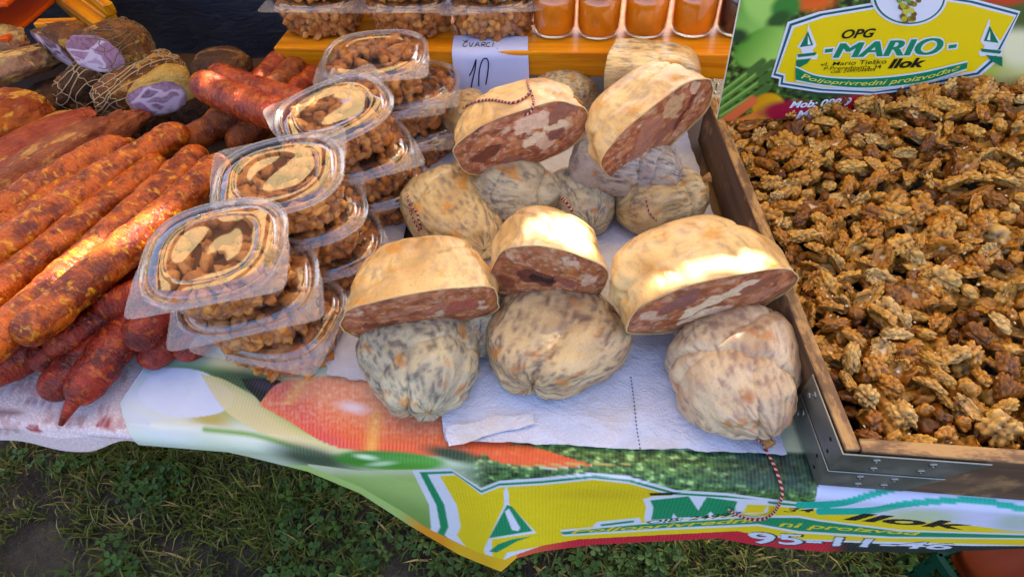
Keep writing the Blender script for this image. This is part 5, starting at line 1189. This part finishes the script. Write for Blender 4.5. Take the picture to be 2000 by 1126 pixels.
# corner brackets: two bent straps with screws
def brackets():
    d1 = (bl - fl); d1[2] = 0; d1 /= np.linalg.norm(d1); d2 = np.array([1.0, 0, 0]); n1 = np.array([-d1[1], d1[0], 0]); n2 = np.array([0, -1.0, 0])
    for k, (za, zb) in enumerate(((.044, .079), (.006, .041))):
        z0, z1 = T + .008 + za, T + .008 + zb; P = []
        pts = [fl + d1 * .085 + n1 * .0016, fl + n1 * .0016 + n2 * .0016, fl + d2 * (.115 - k * .022) + n2 * .0016]; tk = [n1, (n1 + n2), n2]; sl_ = [0, 0, .026]
        V = []
        for p, q, s in zip(pts, tk, sl_):
            for (z, up) in ((z0, 0), (z1, 1)):
                for off in (0, .0016):
                    e = p + q * off + (d2 * s * (up - .5) if s else 0); V.append((e[0], e[1], z))
        F = []
        for i in range(2):
            b = i * 4; c = b + 4
            F += [(b + 1, b + 3, c + 3, c + 1), (b, c, c + 2, b + 2), (b + 2, c + 2, c + 3, b + 3), (b, b + 1, c + 1, c)]
        F += [(0, 2, 3, 1), (8, 9, 11, 10)]
        o = obj('corner_bracket', new_mesh('corner_bracket', np.array(V) - np.array([fl[0], fl[1], T + .008]), F, M['steel'], smooth=False), croot)
        bv = o.modifiers.new('b', 'BEVEL'); bv.width = .0006; bv.segments = 1
        o0 = np.array([fl[0], fl[1], T + .008]); zc = (z0 + z1) / 2
        for (u, dz) in ((.030, .009), (.034, -.008), (.080 - k * .018, .009), (.076 - k * .018, -.006)):
            c = fl + d2 * u + n2 * .0032 - o0; c[2] = zc + dz - o0[2]
            s = obj('screw', SCREW, o); s.location = c; s.rotation_euler = (math.pi / 2, 0, 0)
        for (u, dz) in ((.018, .006), (.012, -.008)):
            c = fl + d1 * u + n1 * .00335 - o0; c[2] = zc + dz - o0[2]; s = obj('hole', HOLE, o); s.location = c; s.rotation_euler = Vector(n1).to_track_quat('Z', 'Y').to_euler()
        for (u, dz) in ((.066, .008), (.072, -.004)):
            c = fl + d1 * u + n1 * .0032 - o0; c[2] = zc + dz - o0[2]; s = obj('screw', SCREW, o); s.location = c; s.rotation_euler = Vector(n1).to_track_quat('Z', 'Y').to_euler()
SCREW = lathe('screw', [(.0040, 0), (.0039, .0007), (.0028, .0016), (.0012, .0018), (.0010, .0010)], M['screw'], 14)
HOLE = lathe('hole', [(.0022, 0), (.0022, .0003)], M['hole'], 12)
brackets()

# ---------------------------------------------------------------- walnut kernels
def kernel(sub, seed, kind):
    V, F = ico(sub); Q = []; cav = []; pale = []
    rr = random.Random(seed); a, b, c_ = (.0205 * rr.uniform(.88, 1.1), .0158 * rr.uniform(.88, 1.1), .0100 * rr.uniform(.85, 1.15))
    if kind == 'quarter': b *= .60; c_ *= 1.0
    if kind == 'bit': a *= .55; b *= .6; c_ *= .7
    if kind == 'pale': a *= .42; b *= .36; c_ *= .4
    for p in V:
        x, y, z = p; th_ = math.atan2(y, x)
        q = Vector((x * 2.3 + seed * 3.1 + .35 * fbm(p, 2, 2, seed), y * 2.3 + .35 * fbm(p, 2, 2, seed + 4), z * 1.3))
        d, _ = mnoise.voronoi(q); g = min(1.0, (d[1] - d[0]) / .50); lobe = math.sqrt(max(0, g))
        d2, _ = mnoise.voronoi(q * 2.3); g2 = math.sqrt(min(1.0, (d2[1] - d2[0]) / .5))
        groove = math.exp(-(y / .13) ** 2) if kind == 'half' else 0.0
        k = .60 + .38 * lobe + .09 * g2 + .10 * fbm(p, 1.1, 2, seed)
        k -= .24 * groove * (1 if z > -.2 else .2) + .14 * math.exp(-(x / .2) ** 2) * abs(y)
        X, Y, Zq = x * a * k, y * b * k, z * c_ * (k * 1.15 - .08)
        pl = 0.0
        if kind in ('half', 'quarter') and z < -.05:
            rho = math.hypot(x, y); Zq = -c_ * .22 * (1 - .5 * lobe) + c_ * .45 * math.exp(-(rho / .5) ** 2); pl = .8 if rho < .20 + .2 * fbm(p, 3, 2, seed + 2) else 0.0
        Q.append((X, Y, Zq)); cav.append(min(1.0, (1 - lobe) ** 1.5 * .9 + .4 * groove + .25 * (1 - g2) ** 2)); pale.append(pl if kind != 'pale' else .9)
    return np.array(Q), F, cav, pale
KIN = ['half', 'half', 'half', 'half', 'half', 'quarter', 'quarter', 'quarter', 'bit', 'half', 'half', 'bit']; NK = 12
KHI = []
for k in range(NK):
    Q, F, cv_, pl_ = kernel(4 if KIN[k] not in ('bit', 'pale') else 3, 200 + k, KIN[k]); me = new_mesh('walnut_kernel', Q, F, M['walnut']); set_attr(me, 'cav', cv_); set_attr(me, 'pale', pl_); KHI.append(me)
KLO = [kernel(3, 200 + k, KIN[k]) for k in range(NK)]
def pile_h(x, y):
    s = float(sstep(.26, .62, y)) * float(sstep(.24, .62, x)); edge = min(1.0, max(0.0, (x - fl[0]) / .10 + .2))
    xl = float(np.interp(y, [fl[1], bl[1]], [fl[0], bl[0]])) + th; dl = max(0.0, x - xl)
    n = .010 * fbm((x * 9, y * 9, 0), 1, 2, 3)
    return .020 + .030 * min(1, dl / .05 + .25) + .056 * s + n + .020 * float(sstep(.60, .78, y))
def place_walnuts():
    R = np.random.default_rng(77); big = []; cell = {}; pts = []
    X0, X1, Y0, Y1 = .20, .90, EDGE + .014, .90
    layers = [(.0195, 0.0), (.019, -.013), (.018, -.026)]
    for li, (sp, dz) in enumerate(layers):
        grid = {}
        for _ in range(26000):
            x, y = R.uniform(X0, X1), R.uniform(Y0, Y1)
            xl = float(np.interp(y, [fl[1], bl[1]], [fl[0], bl[0]])) + th + .012; yb = bl[1] - .016
            if x < xl or y > yb: continue
            if math.hypot(x - .292, (y - .325) * 1.1) < .020: continue
            if y > yb - .03 and x < .3 and li == 0: pass
            gi = (int(x / sp), int(y / sp)); ok = True
            for i in (-1, 0, 1):
                for j in (-1, 0, 1):
                    for q in grid.get((gi[0] + i, gi[1] + j), ()):
                        if (q[0] - x) ** 2 + (q[1] - y) ** 2 < sp * sp: ok = False; break
            if not ok: continue
            grid.setdefault(gi, []).append((x, y)); pts.append((x, y, T + .008 + pile_h(x, y) + dz + R.uniform(-.003, .004), li))
    return pts, R
wp, WR = place_walnuts()
wpa = np.array(wp); wu, wv_ = proj(wpa[:, :3]); dist = np.linalg.norm(wpa[:, :3] - CAMPOS, axis=1)
vis = (wu > 1380) & (wu < 2010) & (wv_ < 1000) & (wpa[:, 3] == 0)
order = np.where(vis)[0][np.argsort(dist[vis])]
first = set(order[:300].tolist())
VV = []; FF = []; TT = []; CV = []; PLL = []; off = 0
for i, (x, y, z, li) in enumerate(wp):
    k = int(WR.integers(NK)); tilt = WR.normal(0, .65, 2); az = WR.uniform(0, 6.283); flip = math.pi if WR.random() < .32 else 0.0
    m3 = Matrix.Rotation(az, 3, 'Z') @ Matrix.Rotation(tilt[0] + flip, 3, 'X') @ Matrix.Rotation(tilt[1], 3, 'Y'); sc = WR.uniform(.72, 1.14)
    if i in first:
        o = obj('walnut_kernel', KHI[k]); o.matrix_world = Matrix.Translation((x, y, z)) @ (m3 * sc).to_4x4()
        tag(o, 'shelled walnut kernel in the near part of the crate', 'walnut', 'walnut kernels in the crate')
    else:
        if wu[i] > 2600 or wu[i] < 1300 or (li == 2 and wu[i] > 2050): continue
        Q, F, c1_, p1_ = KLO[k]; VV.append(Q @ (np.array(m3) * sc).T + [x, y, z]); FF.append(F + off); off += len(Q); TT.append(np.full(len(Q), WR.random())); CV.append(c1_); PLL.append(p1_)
# small pale crumbs
Qb, Fb = ico(1)
for _ in range(700):
    i = int(WR.integers(len(wp))); x, y, z, li = wp[i]
    if li: continue
    s = WR.uniform(.0006, .0026, 3); Q = (Qb * s) @ rot_random(WR).T + [x + WR.normal(0, .006), y + WR.normal(0, .006), z + .009]
    VV.append(Q); FF.append(Fb + off); off += len(Q); TT.append(np.zeros(len(Q))); CV.append(np.zeros(len(Q))); PLL.append(np.full(len(Q), .9))
me = new_mesh('walnut_heap', np.concatenate(VV), np.concatenate(FF), M['walnut'])
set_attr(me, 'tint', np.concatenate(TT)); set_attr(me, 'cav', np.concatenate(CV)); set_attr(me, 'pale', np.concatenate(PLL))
tag(obj('walnut_heap', me), 'heap of shelled walnut kernels filling the rest of the crate', 'walnuts', kind='stuff')

# ================================================================ SIGN BOARD
def sign():
    P0 = at(1399, 238, T + .085)
    best = None                                    # board direction so that its print runs as in the photograph
    for az in np.linspace(-10, 40, 101):
        u = np.array([math.cos(math.radians(az)), math.sin(math.radians(az)), 0]); a = proj(P0 + u * .25); sl_ = (a[1] - 238) / (a[0] - 1399)
        if best is None or abs(sl_ + .055) < best[0]: best = (abs(sl_ + .055), az, u)
    u = best[2]; bestl = None
    for ln in np.linspace(-10, 60, 141):           # backward lean so that its left edge runs as in the photograph
        nh = np.array([-u[1], u[0], 0]); v = np.array([0, 0, 1]) * math.cos(math.radians(ln)) + nh * math.sin(math.radians(ln))
        a = proj(P0 + v * .15); sl_ = (a[0] - 1399) / (a[1] - 238)
        if bestl is None or abs(sl_ + .197) < bestl[0]: bestl = (abs(sl_ + .197), ln, v)
    v = bestl[2]; n = np.cross(u, v); print('sign az', best[1], 'lean', bestl[1])
    m3 = Matrix((u, v, n)).transposed(); root = empty('sign_board', P0, m3)
    def pl(px, py):                                # photograph pixel -> board coordinates
        px = np.asarray(px, float); py = np.asarray(py, float)
        d = np.stack([(px - 1000) / FPX, -(py - 563) / FPX, -np.ones_like(px)], -1) @ AX.T
        t = ((P0 - CAMPOS) @ n) / (d @ n); P = CAMPOS + d * t[..., None] - P0; return np.stack([P @ u, P @ v], -1)
    Wd = .56; Hh = .36
    o = obj('board', box_mesh('board', Wd, Hh, .004, NM('sign_backing', .5, (.7, .7, .7)).m, .0008), root); o.location = (Wd / 2, Hh / 2, -.0042)
    nx, ny = 420, 270; gx, gy = np.meshgrid(np.linspace(.0006, Wd - .0006, nx), np.linspace(.0006, Hh - .0006, ny), indexing='ij')
    Q = np.stack([gx.ravel(), gy.ravel(), np.full(nx * ny, .0004)], 1); W3 = P0 + Q[:, :1] * u + Q[:, 1:2] * v
    PX, PY = proj(W3); c = Ink(PX, PY, SR(36, 70, 34))
    allm = np.ones(len(PX))
    c.noisy(allm, [SR(16, 34, 18), SR(70, 112, 40), SR(120, 160, 70)], 14, 10, 5.0)
    c.blob(1470, 20, 60, 60, 0, SR(150, 206, 96), .2, SR(70, 140, 40)); c.blob(1500, -10, 50, 60, 0, SR(160, 210, 100), .2)
    c.blob(1570, -10, 60, 30, 10, SR(236, 106, 30), .3, SR(190, 50, 14)); c.blob(1535, 14, 30, 22, -20, SR(52, 130, 50), .3); c.blob(1520, 38, 26, 14, -30, SR(36, 84, 34), .4)
    c.blob(1488, 92, 58, 34, -28, SR(172, 220, 100), .12, SR(74, 146, 40)); c.blob(1440, 70, 22, 14, 0, SR(30, 66, 34), .5)
    for (x0, y0, x1, y1) in ((1404, 200, 1508, 122), (1404, 215, 1512, 140), (1398, 190, 1490, 120), (1406, 228, 1500, 170)):
        c.line([(x0, y0), (x1, y1)], 9, SR(96, 150, 56), 3); c.line([(x0, y0 - 2), (x1, y1 - 2)], 2, SR(166, 204, 110), 2); c.line([(x1 - 26, y1 + 20), (x1, y1)], 13, SR(70, 110, 50), 3)
    c.blob(1500, 208, 32, 26, -10, SR(248, 204, 20), .12, SR(214, 140, 10)); c.line([(1412, 240), (1470, 196)], 18, SR(232, 112, 60), 3); c.line([(1440, 240), (1482, 222)], 14, SR(236, 134, 50), 3)
    c.blob(1690, 200, 60, 22, 0, SR(196, 30, 50), .3); c.blob(1545, 220, 60, 24, 0, SR(168, 24, 56), .3); c.blob(1620, 180, 70, 10, 0, SR(44, 70, 50), .5)
    c.blob(1960, 130, 60, 60, -20, SR(232, 226, 150), .2, SR(170, 176, 70)); c.blob(1990, 90, 40, 40, 0, SR(236, 234, 190), .4); c.blob(1920, 150, 20, 40, 30, SR(190, 200, 80), .5)
    c.blob(1990, 20, 60, 36, 0, SR(70, 96, 40), .5); c.blob(1960, -20, 60, 30, 0, SR(200, 60, 30), .3)
    mm = NM('sign_print', .3); mm.color(mm.attr()); mm.b.inputs['Coat Weight'].default_value = .3
    obj('printed_picture', new_mesh('printed_picture', Q, grid_faces(nx, ny), mm.m, col=c.c), root)
    LAYER = [0]
    def flat(name, P, colr, z, curve=False):
        P = np.asarray(P, float)
        if curve: P = smooth_path(np.vstack([P, P[:1]]), len(P) * 8)[:-1]
        L2 = pl(P[:, 0], P[:, 1]); bm = bmesh.new(); vs = [bm.verts.new((a, b, z)) for a, b in L2]; f = bm.faces.new(vs); f.normal_update()
        if f.normal.z < 0: f.normal_flip()
        bmesh.ops.triangulate(bm, faces=[f]); me = bpy.data.meshes.new(name); bm.to_mesh(me); bm.free(); me.materials.append(ink_mat(colr)); return obj(name, me, root)
    def text(name, s, q, colr, z, shear=0.0, bold=0.0):
        V2, F2 = text_tris(s, shear, bold); w2 = warp(V2, *q); L2 = pl(w2[:, 0], w2[:, 1]); V3 = np.column_stack([L2, np.full(len(L2), z)])
        return obj(name, new_mesh(name, V3, [tuple(f) for f in F2], ink_mat(colr), smooth=False), root)
    cache = {}
    def ink_mat(cl):
        k = tuple(np.round(cl, 4))
        if k not in cache: cache[k] = NM('sign_ink', .32, k).m
        return cache[k]
    # panel outline (photograph pixels)
    base = [(1508, 148), (1540, 45), (1600, 25), (1702, 8), (1705, -25), (1843, -40), (1846, -8), (1900, 0), (1990, 24), (1944, 118), (1912, 146), (1880, 152), (1795, 172), (1700, 183), (1600, 178), (1522, 166), (1524, 152)]
    cen = np.array([1745.0, 90.0])
    def shrink(d):
        out = []
        for p in base:
            p = np.array(p, float); w_ = cen - p; out.append(p + np.sign(w_) * np.minimum(np.abs(w_), [d * 1.2, d]) )
        return out
    z = .0009
    flat('logo_border', shrink(-2), WHITE, z); flat('logo_border', shrink(1.5), SR(0, 96, 110), z + .0004); flat('logo_border', shrink(5), WHITE, z + .0008); flat('logo_panel', shrink(8.5), YEL, z + .0012)
    # oval with grapes
    el = lambda cx, cy, rx, ry: [(cx + rx * math.cos(t), cy + ry * math.sin(t)) for t in np.linspace(0, 2 * math.pi, 40, endpoint=False)]
    flat('oval_border', el(1774, -8, 75, 58), WHITE, z + .0016); flat('oval_border', el(1774, -8, 70, 54), SR(0, 110, 96), z + .0020); flat('oval', el(1774, -8, 66, 51), SR(222, 226, 240), z + .0024)
    rg = random.Random(4)
    for k in range(34):
        t = rg.random(); cx = 1772 + rg.uniform(-26, 26) * (1 - t * .6); cy = -12 + t * 52; flat('grape', el(cx, cy, 5.5, 5), [SR(186, 178, 40), SR(206, 196, 70), SR(150, 130, 30), SR(120, 90, 40)][k % 4], z + .0027 + k * .00004)
    flat('vine_leaf', [(1738, -20), (1752, 4), (1760, -2), (1776, 6), (1770, -14), (1780, -30)], SR(110, 160, 80), z + .0044)
    # spires left and right
    def spire(x, y, s, sx):
        f = lambda P: [(x + a * s * sx, y + b * s) for a, b in P]
        flat('church_spire', f([(0, -48), (17, -5), (9, 3), (11, 14), (20, 12), (18, 22), (-24, 22), (-22, 10), (-12, 12), (-14, 2), (-22, -3), (-2, -30)]), WHITE, z + .0016)
        flat('church_spire', f([(-.5, -34), (10, -6), (-17, -2)]), SR(0, 118, 84), z + .0020); flat('church_spire', f([(-1, -25), (5, -8), (-1, -7)]), SR(230, 240, 240), z + .0024)
        flat('church_spire', f([(-22, 12), (16, 8), (14, 14), (-20, 18)]), SR(0, 118, 84), z + .0022); flat('church_spire', f([(-24, 24), (6, 20), (-2, 30), (-24, 42)]), SR(0, 118, 84), z + .0022)
    spire(1577, 93, .98, 1); spire(1930, 85, 1.05, -1)
    # ribbon
    rb_t = smooth_path([(1552, 130), (1600, 148), (1690, 152), (1790, 142), (1887, 120)], 26); rb_b = smooth_path([(1885, 132), (1800, 158), (1695, 169), (1610, 164), (1552, 154)], 26)
    up = rb_t.copy(); up[:, 1] -= 3; lo = rb_b.copy(); lo[:, 1] += 3
    flat('ribbon_border', np.vstack([up, lo]), WHITE, z + .0026); flat('ribbon', np.vstack([rb_t, rb_b]), SR(0, 128, 84), z + .0030)
    V2, F2 = text_tris('Poljoprivredni proizvođač', .4, .004)
    tq = lambda a: np.array([np.interp(a, [0, .3, .6, 1], [1562, 1665, 1765, 1872]), 0]); 
    w2 = np.zeros_like(V2)
    for i, (a, b) in enumerate(V2):
        x = np.interp(a, [0, 1], [1562, 1874]); yt = np.interp(x, rb_t[:, 0], rb_t[:, 1]) + 2.5; yb = np.interp(x, rb_b[::-1, 0], rb_b[::-1, 1]) - 1.5; w2[i] = (x, yb + (yt - yb) * b)
    L2 = pl(w2[:, 0], w2[:, 1]); obj('ribbon_lettering', new_mesh('ribbon_lettering', np.column_stack([L2, np.full(len(L2), z + .0034)]), [tuple(f) for f in F2], ink_mat(SR(236, 220, 80)), smooth=False), root)
    # lettering
    GR = SR(6, 134, 90)
    text('lettering', 'OPG', [(1644, 57), (1710, 54), (1706, 72), (1641, 75)], BLACK, z + .0020, .28, .030)
    for q_, (dx, dy) in enumerate([(-5, -2), (5, -2), (-5, 3), (5, 3), (-5, 0), (5, 0), (0, -3), (0, 3)]): text('lettering_outline', 'MARIO', [(1633 + dx, 84 + dy), (1840 + dx, 72 + dy), (1834 + dx, 105 + dy), (1627 + dx, 112 + dy)], WHITE, z + .0016 + q_ * .00004, .2, 0)
    for q_, dx in enumerate((-2.6, -1.3, 0, 1.3, 2.6)): text('lettering', 'MARIO', [(1633 + dx, 84), (1840 + dx, 72), (1834 + dx, 105), (1627 + dx, 112)], GR, z + .0022 + q_ * .00004, .2, 0)
    for (a, b) in ((1610, 98), (1851, 90)): flat('dash', [(a, b - 3), (a + 16, b - 5), (a + 14, b + 2), (a - 1, b + 4)], GR, z + .0022); flat('dash', [(a - 3, b - 6), (a + 19, b - 8), (a + 17, b + 5), (a - 4, b + 7)], WHITE, z + .0017)
    text('lettering', 'vl. Mario Tieško', [(1602, 121), (1730, 114), (1729, 123), (1601, 128)], BLACK, z + .0020, .15, .004)
    text('lettering', 'P.Preradovića 34', [(1608, 129), (1720, 124), (1719, 133), (1607, 136)], BLACK, z + .0020, .15, .002)
    text('lettering', 'OIB: 24997044494', [(1622, 137), (1708, 132), (1707, 138), (1621, 142)], BLACK, z + .0020, .15, .0)
    text('lettering', 'Ilok', [(1736, 114), (1808, 111), (1804, 130), (1732, 133)], BLACK, z + .0020, .28, .04)
    text('lettering', 'Mob: 098/9', [(1544, 198), (1664, 190), (1661, 206), (1541, 211)], SR(230, 240, 255), z, .3, .03); text('lettering', '1 - 46', [(1700, 188), (1800, 184), (1797, 199), (1697, 203)], SR(200, 210, 230), z, .3, .03)
    text('lettering', 'Mob', [(1556, 216), (1610, 212), (1607, 228), (1553, 232)], SR(230, 240, 255), z, .3, .03)
    tag(root, 'printed sign board with yellow logo and vegetables standing behind the walnuts', 'sign')
sign()

# ================================================================ THINGS BELOW, BOTTOM RIGHT
def crate_mesh():
    r = empty('plastic_crate', (at(1960, 1110, .10)[0] + .10, at(1960, 1110, .10)[1] - .07, .005), Matrix.Rotation(.35, 3, 'Z'))
    m = NM('green_plastic', .4, srgb(10, 62, 44)).m; W_, D_, H_ = .40, .30, .14
    for (nm, x, y, a, L) in (('long_side', 0, -D_ / 2, 0, W_), ('long_side', 0, D_ / 2, 0, W_), ('short_side', -W_ / 2, 0, math.pi / 2, D_), ('short_side', W_ / 2, 0, math.pi / 2, D_)):
        bm = bmesh.new()
        def bx(cx, cz, sx, sz, t=.006):
            q = bmesh.ops.create_cube(bm, size=1)['verts']
            for v in q: v.co = Vector((v.co.x * sx + cx, v.co.y * t, v.co.z * sz + cz))
        bx(0, H_ - .012, L, .024, .012); bx(0, .012, L, .022, .009); bx(0, H_ * .5, L, .018, .006)
        for k in range(9): bx(-L / 2 + .012 + k * (L - .024) / 8, H_ / 2, .012, H_ - .05, .0075)
        me = bpy.data.meshes.new(nm); bm.to_mesh(me); bm.free(); me.materials.append(m); o = obj(nm, me, r); o.location = (x, y, 0); o.rotation_euler = (0, 0, a)
    o = obj('floor', box_mesh('floor', W_ - .014, D_ - .014, .006, m, .001), r)
    tag(r, 'dark green plastic crate on the grass at the bottom right', 'crate')
crate_mesh()
def pumpkin():
    p = at(1970, 1082, .30); p = np.array([p[0] + .17, p[1] + .08, .012]); V = []; nu, nv = 40, 80
    for i in range(nu):
        ph = math.pi * (i + .5) / nu - math.pi / 2
        for j in range(nv):
            t = 2 * math.pi * j / nv; k = 1 - .10 * abs(math.cos(t * 5)) ** 6; V.append((.15 * math.cos(ph) * math.cos(t) * k, .15 * math.cos(ph) * math.sin(t) * k, .12 + .12 * math.sin(ph)))
    F = [tuple(f) for f in grid_faces(nu, nv, wrap_v=True)] + [tuple(range(nv))[::-1], tuple((nu - 1) * nv + j for j in range(nv))]
    tag(place(obj('pumpkin', new_mesh('pumpkin', V, F, NM('pumpkin_skin', .6, srgb(150, 52, 8)).m)), p), 'round orange pumpkin in the shade at the bottom right corner', 'pumpkin')
pumpkin()

# ================================================================ CANOPY OVER THE STALL (unseen but for lid reflections; gaps and stripes added to shape the light)
def canopy():
    zc = 2.35; x0, x1, y0, y1 = -2.6, 2.6, .4, 2.5; n = .016
    gx = np.arange(x0, x1, n); gy = np.arange(y0, y1, n); nx, ny = len(gx), len(gy)
    A, B = np.meshgrid(gx, gy, indexing='ij'); Zz = zc + .10 * np.abs(np.sin(A * 1.2)) * 0 + .015 * np.sin(A * 3) * np.cos(B * 2.3)
    V = np.stack([A, B, Zz], -1).reshape(-1, 3); F = grid_faces(nx, ny)
    c = V[F].mean(1); keep = np.ones(len(F), bool)
    for (px, py, h, rx, ry, an) in SPOTS:
        q = at(px, py, T + h); k = (c[:, 2] - q[2]) / SDIR[2]; g = c[:, :2] - SDIR[:2] * k[:, None] - q[:2]
        ca, sa = math.cos(math.radians(an)), math.sin(math.radians(an)); a = g[:, 0] * ca + g[:, 1] * sa; b = -g[:, 0] * sa + g[:, 1] * ca
        nz = np.array([.35 * fbm((u_ * 60, v_ * 60, px), 1, 2) if abs(u_) < 2 * rx + .05 and abs(v_) < 2 * ry + .05 else 0 for u_, v_ in zip(a, b)]); keep &= ~((np.abs(a) / (rx * 1.15)) ** 3 + (np.abs(b) / (ry * 1.2)) ** 3 < 1 + nz)  # gaps cut along the sun direction so sunlight lands in chosen patches
    m = NM('added_stripe_canvas', .9); t = m.t; tl = m.n('BsdfTranslucent'); df = m.n('BsdfDiffuse'); df.inputs[0].default_value = (.75, .62, .40, 1)
    sx = m.n('SeparateXYZ'); m.link(m.co((1, 1, 1), False), sx.inputs[0]); st = m.math('FRACT', m.math('MULTIPLY', m.math('ADD', sx.outputs[0], 9.1), 1.45)); sc_ = m.mix(m.ramp(st, .60, .61), (.80, .60, .30), (.10, .05, .03)); m.link(sc_, tl.inputs[0]); m.link(sc_, df.inputs[0])  # dark stripes added to break up the reflections in the lids
    mx = m.n('MixShader'); mx.inputs[0].default_value = .5; m.link(df.outputs[0], mx.inputs[1]); m.link(tl.outputs[0], mx.inputs[2]); m.link(mx.outputs[0], m.out.inputs[0])
    root = empty('market_canopy', (0, 1.7, 0)); o = obj('canvas', new_mesh('canvas', V - np.array([0, 1.7, 0]), F[keep], m.m), root)
    for (a, b) in ((-2.5, .5), (2.5, .5), (-2.5, 2.4), (2.5, 2.4)):
        p = obj('pole', lathe('pole', [(.02, 0), (.02, zc - .02)], M['steel'], 12), root); p.location = (a, b - 1.7, 0)
    tag(root, 'unseen canvas canopy with gaps cut for sun patches and stripes added for reflections', 'canopy')
SPOTS = [(1100, 462, .155, .034, .024, 0), (1362, 526, .150, .040, .009, 20), (1440, 515, .150, .040, .008, 14), (1080, 215, .215, .028, .030, 0), (1175, 320, .19, .010, .045, -45), (215, 470, .125, .014, .24, -43),
         (558, 80, .14, .012, .04, -20), (450, 190, .175, .012, .02, 0), (410, 150, .17, .01, .014, 0), (510, 205, .175, .014, .02, 0), (520, 150, .12, .02, .03, 0), (600, 10, .2, .02, .03, 0), (545, 215, .18, .010, .012, 0)]
canopy()
